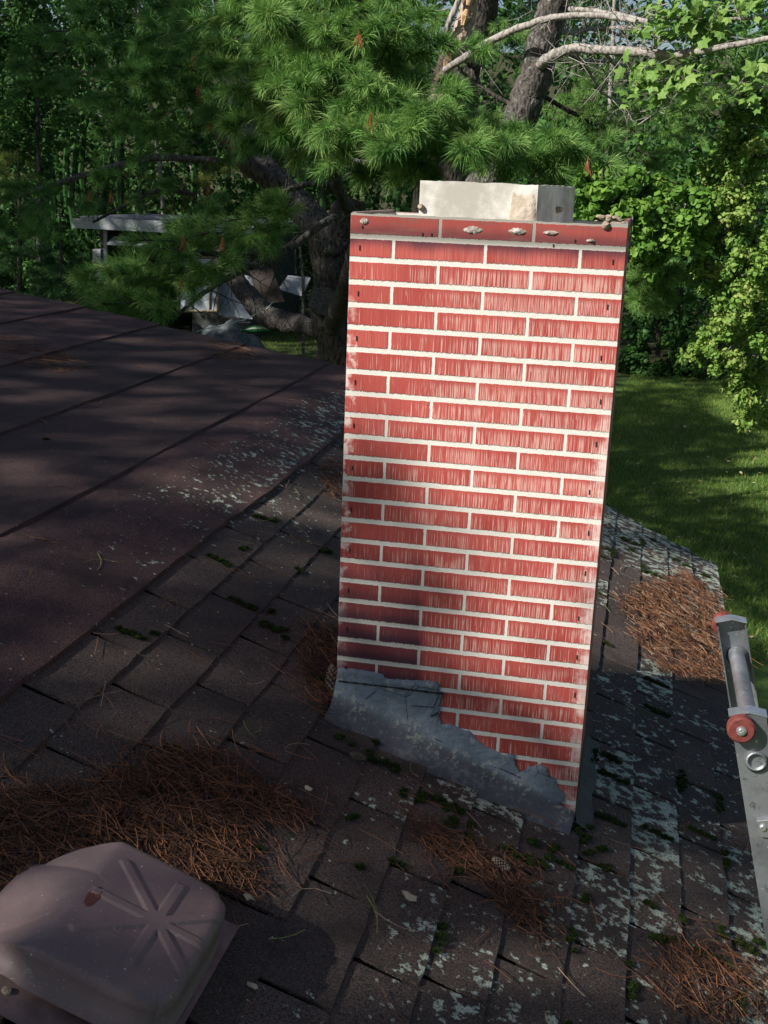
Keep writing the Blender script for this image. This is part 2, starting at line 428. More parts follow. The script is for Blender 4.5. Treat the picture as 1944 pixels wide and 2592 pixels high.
# ------------------------------------------------------------------ setting: ground
GZ = -4.2
g = MB()
nx, ny = 90, 90
gx = np.linspace(-1, 1, nx); gx = np.sign(gx) * np.abs(gx) ** 2.2 * 260; gy = np.linspace(-1, 1, ny); gy = np.sign(gy) * np.abs(gy) ** 2.2 * 260
GX, GY = np.meshgrid(gx, gy + 12)
GZZ = GZ + .05 * np.sin(GX * .7) * np.cos(GY * .6) + np.clip((GY - 50) * .30, 0, 15) * np.clip((30 - GX + (GY - 50) * .1) / 26, .25, 1)
i, j = np.meshgrid(np.arange(nx - 1), np.arange(ny - 1))
q = (j * nx + i).ravel()
g.add(np.stack([GX, GY, GZZ], -1).reshape(-1, 3), np.stack([q, q + 1, q + nx + 1, q + nx], -1))
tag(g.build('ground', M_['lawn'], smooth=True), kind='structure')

# ------------------------------------------------------------------ the house roof
SLO = -.361; Z0 = -1.1292                     # steep plane z = Z0 + SLO*x
XB = -.62; ZB = Z0 + SLO * XB; LOW = -.085    # the pitch breaks to almost flat at XB
XR = -4.6; ZR = ZB + LOW * (XR - XB)          # ridge, out of the picture
XE = 1.26; RK = .35                           # eave, skew of the rake
YN = -8.0
def rake(x): return 3.026 + RK * (.774 - x) if x > XR else 3.026 + RK * (.774 - XR)
def rz(x):
    x = np.asarray(x, float)
    zs = Z0 + SLO * x; zl = ZB + LOW * (x - XB)
    k = .06                                    # rounded break
    d = zl - zs
    return zs - (np.sqrt(d * d + k * k * .2) - d) / 2 * 0 + np.where(x < XB, zl - zs, 0)
def roofpt(px, py):
    P = onpl(px, py, (-SLO, 0, 1), Z0)
    if P[0] < XB: P = onpl(px, py, (-LOW, 0, 1), ZB - LOW * XB)
    return P
house = empty('house', (0, 0, GZ), 'house under a mossy brown shingle roof with a red brick-panel chimney', 'house')

# deck below the covering, down to soffit
d = MB()
prof = [(XE - .02, float(rz(XE - .02)) - .012), (XB, ZB - .012), (XR, ZR - .012), (-9.6, ZR - 1.6)]
prof_b = [(x, z - .13) for x, z in prof]
for (a, b_) in zip(range(3), range(1, 4)):
    xa, za = prof[a]; xb, zb = prof[b_]
    ya, yb = rake(xa) - .02, rake(xb) - .02
    V = [(xa, YN, za), (xa, ya, za), (xb, yb, zb), (xb, YN, zb), (xa, YN, za - .13), (xa, ya, za - .13), (xb, yb, zb - .13), (xb, YN, zb - .13)]
    d.add(V, [[0, 1, 2, 3], [7, 6, 5, 4], [1, 5, 6, 2], [0, 3, 7, 4], [0, 4, 5, 1]] + ([[3, 2, 6, 7]] if b_ == 3 else []))
d.build('roof_deck', M_['underlay'], house)
wl = MB()
wl.box(((XE - .35 - 9.2) / 2, (YN + .3 + 2.6) / 2, (GZ - .2 - 1.95) / 2), (XE - .35 + 9.2, 2.6 - YN - .3, -1.95 - GZ + .2))
wl.build('wall', M_['siding'], house)

# shingle courses: each tab a thin slab whose lower edge stands proud
sh = MB()
edges = [-.385, -.26, -.122, .01, .15, .292, .42, .543, .66, .79, .912, 1.03, 1.143, 1.268]
TAB = .32
xs_up = -.5
def slab(x0, x1, y0, y1, h0, h1, a, jit=.0022):
    """x0 upper edge, x1 lower edge; h = height over the roof plane at those edges"""
    n = 6
    ys = np.linspace(y0, y1, n)
    lo = x1 + (rng.random(n) - .5) * jit * 2 - .002 * (np.abs(np.linspace(-1, 1, n)) ** 8)
    up = np.full(n, x0)
    top_l = np.stack([lo, ys, rz(lo) + h1 + (rng.random(n) - .5) * .002], 1)
    top_u = np.stack([up, ys, rz(up) + h0], 1)
    bot_l = np.stack([lo, ys, rz(lo) + .0005], 1); bot_u = np.stack([up, ys, rz(up) + .0005], 1)
    V = np.concatenate([top_u, top_l, bot_l, bot_u]); F = []
    for k in range(n - 1):
        F += [[k, n + k, n + k + 1, k + 1], [n + k, 2 * n + k, 2 * n + k + 1, n + k + 1]]
    F += [[0, 3 * n, 2 * n, n], [n - 1, 2 * n - 1, 3 * n - 1, 4 * n - 1]]
    sh.add(V, F, a)
for c in range(1, len(edges)):
    x0, x1 = edges[c - 1] - .035, edges[c]
    ph = -.658 + (c % 2) * TAB / 2 - (0 if c < 8 else .12)
    k0 = int(math.floor((-7.9 - ph) / TAB))
    yv = ph + k0 * TAB
    while yv < 3.6:
        ya, yb = yv + .0055 + rng.random() * .003, yv + TAB - .0055 - rng.random() * .003
        xm = (x0 + x1) / 2; yr = rake(xm) + rng.normal() * .008
        yb = min(yb, yr); ya = max(ya, YN)
        if yb - ya > .03: slab(x0, x1, ya, yb, .002, .0085 + rng.random() * .0035, rng.random())
        yv += TAB
sh.build('shingles', M_['shingle'], house)

# roll roofing strips, each lapping the one below
rl = MB()
seams = [-.385, -.79, -1.33, -1.93, -2.5, -3.05, -3.6, -4.15, -4.6]
for k in range(len(seams) - 1):
    xa, xb = seams[k], seams[k + 1] - .06
    ns, ny_ = 22, 110
    t = np.linspace(0, 1, ns); xg = xa + (xb - xa) * t
    yend = np.array([rake(q_) for q_ in xg]) + .012
    TY = np.linspace(0, 1, ny_)
    V = np.zeros((ny_, ns, 3))
    ph = rng.random(4) * 6
    for a_ in range(ny_):
        yy = YN + (yend - YN) * (TY[a_] ** .6)
        wob = .0048 * np.sin(yy * 5.1 + ph[0]) * np.sin(xg * 7 + ph[1]) + .0042 * np.sin(yy * 11 + ph[2] + xg * 5)
        xx = xg.copy(); xx[0] += .003 * math.sin(yy[0] * 3.7 + ph[3]) + .0015 * rng.normal()
        h = .004 + .010 * (1 - t) ** 1.5 * 1.0 + wob * np.sin(np.pi * t) + .003
        V[a_, :, 0] = xx; V[a_, :, 1] = yy
        zz_ = rz(xx)
        zz_ = zz_ + .02 * np.exp(-((xx - XB) / .10) ** 2) * 0
        V[a_, :, 2] = zz_ + h
    idx = np.arange(ny_ * ns).reshape(ny_, ns)
    F = np.stack([idx[:-1, :-1], idx[1:, :-1], idx[1:, 1:], idx[:-1, 1:]], -1).reshape(-1, 4)
    rl.add(V.reshape(-1, 3), F, rng.random() * .6)
    e = V[:, 0, :]; e2 = e.copy(); e2[:, 2] -= .012       # the cut edge
    ii = np.arange(ny_ - 1)
    rl.add(np.concatenate([e, e2]), np.stack([ii, ny_ + ii, ny_ + ii + 1, ii + 1], -1), 1.)
rl.build('roll_roofing', M_['roll'], house, smooth=True)
# metal edge along the rake and the eave
de = MB()
xsr = np.linspace(XE, XR, 60)
P = np.stack([xsr, [rake(q_) for q_ in xsr], rz(xsr)], 1)
for a_, b_ in zip(P[:-1], P[1:]):
    V = [a_ + (0, .012, .004), b_ + (0, .012, .004), b_ + (0, .012, -.05), a_ + (0, .012, -.05), a_ + (0, -.01, -.05), b_ + (0, -.01, -.05)]
    de.add(V, [[0, 1, 2, 3], [3, 2, 5, 4]])
de.add([(XE + .006, YN, rz(XE) + .002), (XE + .006, rake(XE), rz(XE) + .002), (XE + .006, rake(XE), rz(XE) - .06), (XE + .006, YN, rz(XE) - .06)], [[0, 1, 2, 3]])
de.build('drip_edge', M_['drip'], house)

# ------------------------------------------------------------------ chimney
CX0, CX1, CD = .1735, .7725, .42
chb = MB()
T = .010
# front panel, its top edge slightly ragged
n = 40; xs = np.linspace(CX0, CX1, n)
zt = -.001 + .0025 * (rng.random(n) - .5) + np.where(xs > CX1 - .04, .004, 0)
zb_ = Z0 + SLO * xs - .06
V = np.concatenate([np.stack([xs, np.zeros(n), zt], 1), np.stack([xs, np.zeros(n), zb_], 1), np.stack([xs, np.full(n, T), zt], 1), np.stack([xs, np.full(n, T), zb_], 1)])
F = []
for k in range(n - 1):
    F += [[k, n + k, n + k + 1, k + 1], [k, k + 1, 2 * n + k + 1, 2 * n + k], [2 * n + k, 2 * n + k + 1, 3 * n + k + 1, 3 * n + k]]
F += [[0, 2 * n, 3 * n, n], [n - 1, 2 * n - 1, 4 * n - 1, 3 * n - 1]]
chb.add(V, F)
chimney = chb.build('chimney', M_['brick_front'], house)
tag(chimney, 'tall chimney clad in red brick-pattern panels with pale mortar')
s_ = MB()
zc = lambda x: Z0 + SLO * x - .08
for (x0, x1, y0, y1, zt_) in ((CX1 - T, CX1 - .0005, T + .0005, CD, .006), (CX0 + .0005, CX0 + T, T + .0005, CD, .001), (CX0 + T + .0005, CX1 - T - .0005, CD - T, CD - .0005, -.004)):
    zl = min(zc(x0), zc(x1)); s_.box(((x0 + x1) / 2, (y0 + y1) / 2, (zt_ + zl) / 2), (x1 - x0, y1 - y0, zt_ - zl))
s_.build('side_panel', M_['brick_side'], chimney)
# pale inner faces and the mortar bed inside the rim
inn = MB()
inn.box(((CX0 + CX1) / 2, CD - T - .004, -.07), (CX1 - CX0 - .026, .006, .128))
inn.box((CX0 + T + .004, CD / 2, -.07), (.006, CD - .05, .128)); inn.box((CX1 - T - .004, CD / 2, -.07), (.006, CD - .05, .13))
inn.box(((CX0 + CX1) / 2, CD / 2, -.10), (CX1 - CX0 - .04, CD - .04, .05))
inn.build('inner_lining', M_['cement'], chimney)
# thin grey sheet strip at the back right corner
st_ = MB(); st_.box((CX1 + .002, CD - .010, -.045), (.003, .022, .11)); st_.build('corner_strip', M_['drip'], chimney)
# flue tile, turned 30 degrees
fl = MB(); ph = math.radians(12); FT = .074
C0 = np.array([.572, .080]); L_ = np.array([-math.cos(ph), math.sin(ph)]); Rr = np.array([math.sin(ph), math.cos(ph)])
w1, w2, th = .279, .30, .022
def fp(a, b): return C0 + L_ * a + Rr * b
outer = [fp(0, 0), fp(w1, 0), fp(w1, w2), fp(0, w2)]
inner = [fp(th, th), fp(w1 - th, th), fp(w1 - th, w2 - th), fp(th, w2 - th)]
def ringwalls(o, i, z0, z1):
    n = 14
    for k in range(4):
        a, b_ = np.array(o[k]), np.array(o[(k + 1) % 4]); ai, bi = np.array(i[k]), np.array(i[(k + 1) % 4])
        t = np.linspace(0, 1, n)[:, None]
        po, pi_ = a + (b_ - a) * t, ai + (bi - ai) * t
        zt_ = z1 + np.r_[0, (rng.random(n - 2) - .5) * .003, 0]
        V = np.concatenate([np.c_[po, zt_], np.c_[po, np.full(n, z0)], np.c_[pi_, zt_ - .002], np.c_[pi_, np.full(n, z0)]])
        F = []
        for q_ in range(n - 1):
            F += [[q_, q_ + 1, n + q_ + 1, n + q_], [q_, 2 * n + q_, 2 * n + q_ + 1, q_ + 1], [2 * n + q_, 3 * n + q_, 3 * n + q_ + 1, 2 * n + q_ + 1]]
        fl.add(V, F)
ringwalls(outer, inner, -.11, FT)
flue = fl.build('flue', M_['cement'], chimney)
tag(flue, 'pale cement flue tile standing out of the chimney top')
# mortar lump on the near corner of the flue
lb = MB(); nu, nv = 12, 12
U, Vv = np.meshgrid(np.linspace(0, 1, nu), np.linspace(0, 1, nv))
cx = C0 + L_ * .030
off = (.012 * np.sin(np.pi * U) ** .5 * np.sin(np.pi * np.clip(Vv * .93 + .07, 0, 1)) ** .5) + rng.random(U.shape) * .004 - .003
hw = .034 * (1.15 - .35 * Vv)
nrm = np.array([-math.sin(ph), -math.cos(ph)])
along = (U - .5) * 2 * hw
px_ = cx[0] + L_[0] * along + nrm[0] * off; py_ = cx[1] + L_[1] * along + nrm[1] * off
pz_ = -.08 + Vv * .135 + (rng.random(U.shape) - .5) * .004
idx = np.arange(nu * nv).reshape(nv, nu)
lb.add(np.stack([px_, py_, pz_], -1).reshape(-1, 3), np.stack([idx[:-1, :-1], idx[:-1, 1:], idx[1:, 1:], idx[1:, :-1]], -1).reshape(-1, 4))
lb.build('mortar_lump', M_['lump'], chimney, smooth=True)
# mud-dauber tubes
def mudtube(P, D, r, l):
    P, D = np.array(P, float), np.array(D, float); D /= np.linalg.norm(D)
    mb = MB(); mb.tube([P + D * l * k for k in (0, .35, .7, 1.)], [r * .9, r * 1.1, r * 1.05, r * .8], 9, .15, cap=False)
    mb.tube([P + D * l, P + D * (l - .002), P + D * (l * .3)], [r * .8, r * .55, r * .4], 9, 0, cap=True)
    mb.build('mud_tube', M_['mud'], chimney, smooth=True)
pf = fp(w1 - .008, 0); mudtube((pf[0], pf[1] + .004, .012), (-.25, -1, .35), .007, .017)
pf = fp(0, .16); mudtube((pf[0] - .004, pf[1], .020), (.9, -.7, .15), .0065, .02)
mudtube((CX1 - .042, .006, .004), (0, -.5, 1), .008, .014); mudtube((CX1 - .046, .004, -.008), (0, -.7, .7), .008, .014)
# crumbs of mud at the right corner, cobweb tufts along the top course
cr2 = MB(); ICO1 = ico(1)
for k in range(14):
    p = np.array([CX1 - .085 + rng.random() * .083, -.004 + rng.random() * .02, .003 + rng.random() * .012]); s = .004 + rng.random() * .007
    cr2.add(ICO1[0] * (1 + .5 * (rng.random((len(ICO1[0]), 1)) - .5)) * s * (.8, .5, .45) + p, ICO1[1])
cr2.build('mud_crumbs', M_['mud'], chimney)
def cobweb(cx_, cz, w_, h_):
    mb = MB(); n1, n2 = 14, 7
    a = np.linspace(-1, 1, n1); b = np.linspace(-1, 1, n2); A, B = np.meshgrid(a, b)
    d_ = np.clip(1 - A ** 2 - B ** 2, 0, 1) ** .5
    e = .004 * d_ * (0.6 + .8 * rng.random(A.shape)) - .0002
    X_ = cx_ + A * w_ * np.sqrt(np.clip(1 - B ** 2 / 2, 0, 1)) ; Z_ = cz + B * h_ * np.sqrt(np.clip(1 - A ** 2 / 2, 0, 1)) + (rng.random(A.shape) - .5) * .003
    idx = np.arange(n1 * n2).reshape(n2, n1)
    mb.add(np.stack([X_, -e, Z_], -1).reshape(-1, 3), np.stack([idx[:-1, :-1], idx[:-1, 1:], idx[1:, 1:], idx[1:, :-1]], -1).reshape(-1, 4))
    for k in range(0):
        t0 = np.array([cx_ + rng.normal() * w_ * .8, -.002, cz + rng.normal() * h_ * .5])
        t1 = t0 + (rng.normal() * .012, -.001, rng.normal() * .007)
        mb.tube([t0, (t0 + t1) / 2 - (0, .003, 0), t1], .0006, 3)
    mb.build('cobweb', M_['web'], chimney, smooth=True)
P0 = lambda px, py: at(px, py, 0)
for (a, b, w_, h_) in ((787, 478, .010, .007), (1022, 497, .022, .008), (1118, 500, .020, .0075), (1190, 503, .017, .005), (1276, 520, .010, .003)):
    p = P0(a, b); cobweb(p[0], p[2], w_, h_)
def nail(x_, y_, z_, l_):
    nl = MB(); nl.box((x_, y_, z_), (.0022, .002, l_)); nl.build('nail', M_['dark'], chimney)
for r_ in range(1, 22, 2):
    nail(CX0 + .022, -.0008, -(r_ + .5) * BH, .011); nail(CX1 - .028 + .004 * math.sin(r_), -.0008, -(r_ + .45 + (r_ % 3) * .1) * BH, .011)
for a in (.20, .335, .355, .62, .665, .705): nail(a, -.001, -.03 - .02 * rng.random(), .006)

# tar-coated flashing across the foot of the front panel
k4 = 2.0738
z4 = lambda a, b: ((780 + a / k4) * .8534, (1500 + b / k4) * .8534)
topl = [(158, 398), (180, 392), (205, 402), (215, 398), (300, 405), (340, 420), (395, 428), (410, 452), (470, 455), (560, 462), (640, 462), (688, 472), (692, 520), (715, 524),
        (695, 560), (690, 650), (700, 690), (745, 690), (800, 715), (852, 728), (880, 760), (920, 800), (985, 828), (1030, 850), (1085, 848), (1090, 905), (1110, 935), (1145, 938),
        (1155, 905), (1185, 912), (1215, 898), (1245, 912), (1270, 960), (1300, 980), (1318, 1030), (1345, 1050), (1345, 1095), (1322, 1100), (1325, 1160), (1355, 1190), (1384, 1215)]
pts = np.array([at(*z4(*q_), 0)[[0, 2]] for q_ in topl])
pts[:, 0] = np.clip(pts[:, 0], CX0 - .001, CX1)
# refine with small raggedness
fine = []
for a, b in zip(pts[:-1], pts[1:]):
    m_ = max(2, int(np.linalg.norm(b - a) / .006))
    for q_ in range(m_): fine.append(a + (b - a) * q_ / m_ + rng.normal(size=2) * .0011)
fine.append(pts[-1]); fine = np.array(fine)
tar = MB(); n = len(fine); rows = 9
xi = CX0 - .004 + (CX1 - CX0 + .004) * np.linspace(0, 1, n)
zroof = Z0 + SLO * xi
t = np.linspace(0, 1, rows)
G = np.zeros((n, rows + 4, 3))
lump = rng.random((n, rows)) * .0018
for r_ in range(rows):
    G[:, r_ + 1, 0] = fine[:, 0] + (xi - fine[:, 0]) * t[r_]
    G[:, r_ + 1, 2] = fine[:, 1] + (zroof + .045 - fine[:, 1]) * t[r_]
    G[:, r_ + 1, 1] = -.006 - lump[:, r_] - .012 * t[r_] ** 3
G[:, 0] = np.stack([fine[:, 0], np.full(n, .002), fine[:, 1]], 1)
wv = np.convolve(rng.random(n + 30), np.ones(20) / 20, 'same')[:n]
G[:, rows + 1] = np.stack([xi - .002, np.full(n, -.030), zroof + .026], 1)
G[:, rows + 2] = np.stack([xi - .006, -.062 - .03 * (wv - .5), zroof + .015], 1)
G[:, rows + 3] = np.stack([xi - .010, -.088 - .07 * (wv - .5), zroof + .006], 1)
idx = np.arange(n * (rows + 4)).reshape(n, rows + 4)
tar.add(G.reshape(-1, 3), np.stack([idx[:-1, :-1], idx[:-1, 1:], idx[1:, 1:], idx[1:, :-1]], -1).reshape(-1, 4), np.tile(np.r_[np.zeros(rows - 2), .25, .45, .6, .8, 1., 1.][:rows + 4], n))
fo = tar.build('flashing', M_['tar'], chimney, smooth=True)
tag(fo, 'grey tar-coated flashing smeared over the foot of the chimney')
# the lapped metal step and its gaps
def strip(a, b, w_, lift=-.011):
    ga = MB()
    pa, pb = at(*z4(*a), 0), at(*z4(*b), 0)
    pts_ = [pa + (pb - pa) * q_ / 12 for q_ in range(13)]
    for q_, (u_, v_) in enumerate(zip(pts_[:-1], pts_[1:])):
        w0 = w_ * (.3 + rng.random()); w1_ = w_ * (.3 + rng.random())
        ga.add([u_ + (0, lift, w0), v_ + (0, lift, w1_), v_ + (0, lift, -w1_), u_ + (0, lift, -w0)], [[0, 1, 2, 3]])
    ga.build('flashing_crack', M_['dark'], chimney)
strip((165, 455), (470, 492), .0022); strip((470, 492), (715, 523), .0030); strip((700, 525), (705, 690), .003, -.004); strip((545, 582), (668, 592), .0012, -.0125)
strip((620, 728), (715, 778), .0016, -.013); strip((1015, 912), (1120, 960), .0014, -.0135); strip((268, 570), (300, 640), .004, -.012); strip((690, 530), (665, 590), .0045, -.0095); strip((690, 620), (650, 640), .004, -.012)
strip((420, 690), (700, 820), .0006, -.015); strip((940, 890), (1020, 915), .0007, -.014)
# side flashing on the roof at the chimney's right
sf = MB(); ysf = np.linspace(-.02, CD + .05, 30)
Vt = []
for y_ in ysf:
    wv_ = .004 * math.sin(y_ * 31)
    Vt += [(CX1 + .001, y_, rz(CX1) + .045), (CX1 + .006, y_, rz(CX1 + .006) + .02), (CX1 + .040 + wv_, y_, rz(CX1 + .05) + .015)]
idx = np.arange(90).reshape(30, 3)
sf.add(Vt, np.stack([idx[:-1, :-1], idx[1:, :-1], idx[1:, 1:], idx[:-1, 1:]], -1).reshape(-1, 4))
sf.build('side_flashing', M_['flash_side'], chimney)

# ------------------------------------------------------------------ roof vent
vent_c = np.array([.125, -1.10])
def rp(x, y, h):                                # a point h above the steep plane, measured along its normal
    nn = np.array([-SLO, 0, 1]) / math.hypot(SLO, 1); return np.array([x, y, Z0 + SLO * x]) + nn * h
vf = MB()
# flange: a sheet on the shingles with turned-up rim
fx0, fx1, fy0, fy1 = -.118, .226, -1.305, -.90
nF = 14
gx_, gy_ = np.meshgrid(np.linspace(fx0, fx1, nF), np.linspace(fy0, fy1, nF))
hF = .017 + .002 * rng.random(gx_.shape)
Vg = np.array([rp(a, b, h) for a, b, h in zip(gx_.ravel(), gy_.ravel(), hF.ravel())])
idx = np.arange(nF * nF).reshape(nF, nF)
vf.add(Vg, np.stack([idx[:-1, :-1], idx[:-1, 1:], idx[1:, 1:], idx[1:, :-1]], -1).reshape(-1, 4))
roof_vent = vf.build('roof_vent', M_['ventdirt'], house)
tag(roof_vent, 'low brown box vent on the shingles, its hood embossed with eight ribs')
hd = MB()
HX0, HX1, HY0, HY1, HH = -.108, .208, -1.250, -.930, .105
nq = 170
def hoodh(a, b, xr=None, yr=None):
    """height of the hood over the roof; a, b in 0..1 over its footprint"""
    x = HX0 + (HX1 - HX0) * a; y = HY0 + (HY1 - HY0) * b
    dl, dr = x - HX0, HX1 - x; df, db = y - HY0, HY1 - y
    R = .030
    q0 = np.clip(dl / .112, 0, 1.4); hl = .034 + .070 * (q0 - np.log1p(np.exp((q0 - 1) / .035)) * .035)       # long easy slope on the uphill side
    def rnd(dd, R): q_ = np.clip(1 - dd / R, 0, 1); return R * (1 - np.sqrt(1 - q_ * q_ + 1e-9))
    hp = .104 - rnd(dr, .024) - rnd(df, .018) - rnd(db, .024)
    h = -.006 * np.log(np.exp(-hl / .003) + np.exp(-hp / .003)) / 2
    # ribs
    cx_, cy_ = .122, -1.084
    rib = np.zeros_like(h)
    for th_ in np.arange(8) * math.pi / 4 + .0:
        c, s = math.cos(th_), math.sin(th_)
        rx, ry = (x if xr is None else xr) - cx_, (y if yr is None else yr) - cy_
        r_ = rx * c + ry * s; p_ = -rx * s + ry * c
        rm = (.084 if c > .5 else .108) if abs(math.sin(2 * th_)) < .1 else .138
        on = np.where(r_ > -.02, 1, 0) / (1 + np.exp((r_ - rm) / .0011))
        rib = np.maximum(rib, on * np.exp(-(p_ / .0086) ** 12))
    h = h + .0042 * rib
    return h
A, B = np.meshgrid(np.linspace(0, 1, nq), np.linspace(0, 1, nq))
# rounded plan corners
Xh = HX0 + (HX1 - HX0) * A; Yh = HY0 + (HY1 - HY0) * B
def squircle(X_, Y_):
    cx_, cy_ = (HX0 + HX1) / 2, (HY0 + HY1) / 2; hx, hy = (HX1 - HX0) / 2, (HY1 - HY0) / 2
    u, v = (X_ - cx_) / hx, (Y_ - cy_) / hy
    m = np.maximum(np.abs(u), np.abs(v)); l = (np.abs(u) ** 6 + np.abs(v) ** 6) ** (1 / 6)
    k = np.where(l > 1e-6, m / np.maximum(l, 1e-6), 1)
    return cx_ + u * k * hx, cy_ + v * k * hy
Xh, Yh = squircle(Xh, Yh)
Hh = hoodh(A, B, Xh, Yh)
q_ = np.clip((.004 - Xh) / .110, 0, 1)          # the uphill slope narrows like a hipped end
ya_, yb_ = HY0 + .022 * q_, HY1 - .070 * q_
Yh = ya_ + (Yh - HY0) * (yb_ - ya_) / (HY1 - HY0)
Vg = np.array([rp(a, b, h) for a, b, h in zip(Xh.ravel(), Yh.ravel(), Hh.ravel())])
idx = np.arange(nq * nq).reshape(nq, nq)
hd.add(Vg, np.stack([idx[:-1, :-1], idx[:-1, 1:], idx[1:, 1:], idx[1:, :-1]], -1).reshape(-1, 4))
# skirt walls hanging from the hood rim: front (towards the eye) hangs short, leaving a gap
ring = np.concatenate([idx[0, :-1], idx[:-1, -1], idx[-1, :0:-1], idx[:0:-1, 0]])
R0 = Vg[ring]; nn_ = np.array([-SLO, 0, 1]) / math.hypot(SLO, 1)
cc = R0.mean(0); out = R0 - cc; out -= np.outer(out @ nn_, nn_); out /= np.linalg.norm(out, axis=1)[:, None]
hcur = (R0 - np.array([0, 0, Z0])) @ nn_ - 0 * R0[:, 0]
hcur = (R0[:, 2] - (Z0 + SLO * R0[:, 0])) / math.hypot(SLO, 1)
front = np.arange(len(ring)) < nq - 1
target = np.where(front, np.maximum(hcur - .048, .020), .028)
left = R0[:, 0] < HX0 + .02; target = np.where(left & ~front, .024, target)
R1 = R0 - np.outer(hcur - target, nn_) + out * .004
R2 = R1 + out * .005; R3 = R2 - np.outer(np.full(len(R2), .004), nn_)
m_ = len(ring); V = np.concatenate([R0, R1, R2, R3]); k = np.arange(m_); k2 = (k + 1) % m_
F = np.concatenate([np.stack([k, k2, m_ * q_ + m_ + k2, m_ * q_ + m_ + k], -1) + 0 for q_ in (0,)])
F = np.concatenate([np.stack([q_ * m_ + k, q_ * m_ + k2, (q_ + 1) * m_ + k2, (q_ + 1) * m_ + k], -1) for q_ in range(3)])
hd.add(V, F)
hood = hd.build('hood', M_['vent'], roof_vent, smooth=True)
# throat below the hood and three chips, nails in the flange
tr = MB(); 
for (a0, a1, b0, b1) in ((-.01, .20, -1.20, -1.185), (-.01, .005, -1.185, -.99), (.185, .20, -1.185, -.99), (-.01, .20, -.99, -.975)):
    q_ = [rp(a0, b0, .015), rp(a1, b0, .015), rp(a1, b1, .015), rp(a0, b1, .015), rp(a0, b0, .055), rp(a1, b0, .055), rp(a1, b1, .055), rp(a0, b1, .055)]
    tr.add(q_, [[0, 3, 2, 1], [4, 5, 6, 7], [0, 1, 5, 4], [1, 2, 6, 5], [2, 3, 7, 6], [3, 0, 4, 7]])
tr.build('throat', M_['dark'], roof_vent)
for (a, b) in ((-.012, -1.262), (.20, -1.275), (-.115, -1.24)):
    vn = MB(); c_ = rp(a, b, .019); vn.tube([c_, c_ + nn_ * .003, c_ + nn_ * .004], [.008, .007, .002], 9)
    vn.build('nail_head', M_['mud'], roof_vent)
ch = MB()
def hoodpt(x, y, lift=.0006):
    a, b = (x - HX0) / (HX1 - HX0), (y - HY0) / (HY1 - HY0); return rp(x, y, float(hoodh(np.array(a), np.array(b))) + lift)
ring_ = [hoodpt(.021 + (.013 * math.cos(q_) * (1 + .4 * rng.random())) * .6, -1.098 + .022 * math.sin(q_) * (1 + .3 * rng.random())) for q_ in np.linspace(0, 2 * math.pi, 18)[:-1]]
ch.add(np.vstack([ring_, np.mean(ring_, 0)]), [[17, q_, (q_ + 1) % 17] for q_ in range(17)])
ch.build('paint_chip', M_['chip'], hood)

# ------------------------------------------------------------------ ladder
lad = empty('ladder', (1.9, -.5, GZ), 'weathered aluminium ladder with red wheels leaning on the eave', 'ladder')
LY0, LY1 = -.75, -.27
top = np.array([1.038, -.767]); dn = np.array([.049, -.190]); dn /= np.linalg.norm(dn); pr = np.array([-dn[1], dn[0]])  # pr: away from the roof
pr = np.array([.968, .250])
RWID = .056
LLEN = (-.767 - GZ) / -dn[1]
def lp(u, v, y):                # u down the rail from the wheel, v across the rail from the roof-side edge
    p = top + dn * u + pr * (v - .014); return np.array([p[0], y, p[1]])
def rail(y0, inward):
    mb = MB(); t = .0025
    def bx_(u0, u1, v0, v1, ya, yb):
        ya, yb = min(ya, yb), max(ya, yb)
        V = [lp(u, v, y) for u in (u0, u1) for v in (v0, v1) for y in (ya, yb)]
        mb.add(V, [[0, 1, 3, 2], [4, 6, 7, 5], [0, 4, 5, 1], [2, 3, 7, 6], [0, 2, 6, 4], [1, 5, 7, 3]])
    # web with cut-off upper corner
    poly = [(-.016, 0.), (-.018, .030), (-.010, RWID), (LLEN, RWID), (LLEN, 0)]
    V = [lp(u, v, y0) for u, v in poly] + [lp(u, v, y0 + inward * t) for u, v in poly]
    mb.add(V, [[0, 1, 2], [5, 7, 6]]); mb.add(V, [[0, 2, 3, 4], [5, 9, 8, 7]])
    mb.add(V, [[k, (k + 1) % 5, 5 + (k + 1) % 5, 5 + k] for k in range(5)])
    o0, o1 = y0 + inward * .0026, y0 + inward * .026
    bx_(-.008, LLEN, .0002, .0028, o0, o1); bx_(-.004, LLEN, RWID - .0028, RWID - .0002, o0, o1)
    return mb.build('rail', M_['alu'], lad)
rails = [rail(LY0, 1), rail(LY1, -1)]
def capstrip(y0, inward, rl_):
    mb = MB(); a0, a1 = y0 - inward * .002, y0 + inward * .028
    pl = [(-.004, -.002), (-.019, -.002), (-.021, .031), (-.010, RWID + .002), (.004, RWID + .002)]
    for (p_, q_) in zip(pl[:-1], pl[1:]):
        V = [lp(*p_, a0), lp(*q_, a0), lp(*q_, a1), lp(*p_, a1)]
        V2 = [lp(p_[0] + .0018, p_[1] + .0, a0), lp(q_[0] + .0018, q_[1], a0), lp(q_[0] + .0018, q_[1], a1), lp(p_[0] + .0018, p_[1], a1)]
        mb.add(V + V2, [[0, 1, 2, 3], [7, 6, 5, 4], [0, 4, 5, 1], [2, 6, 7, 3]])
    mb.build('end_cap', M_['alu_bright'], rl_)
capstrip(LY0, 1, rails[0]); capstrip(LY1, -1, rails[1])
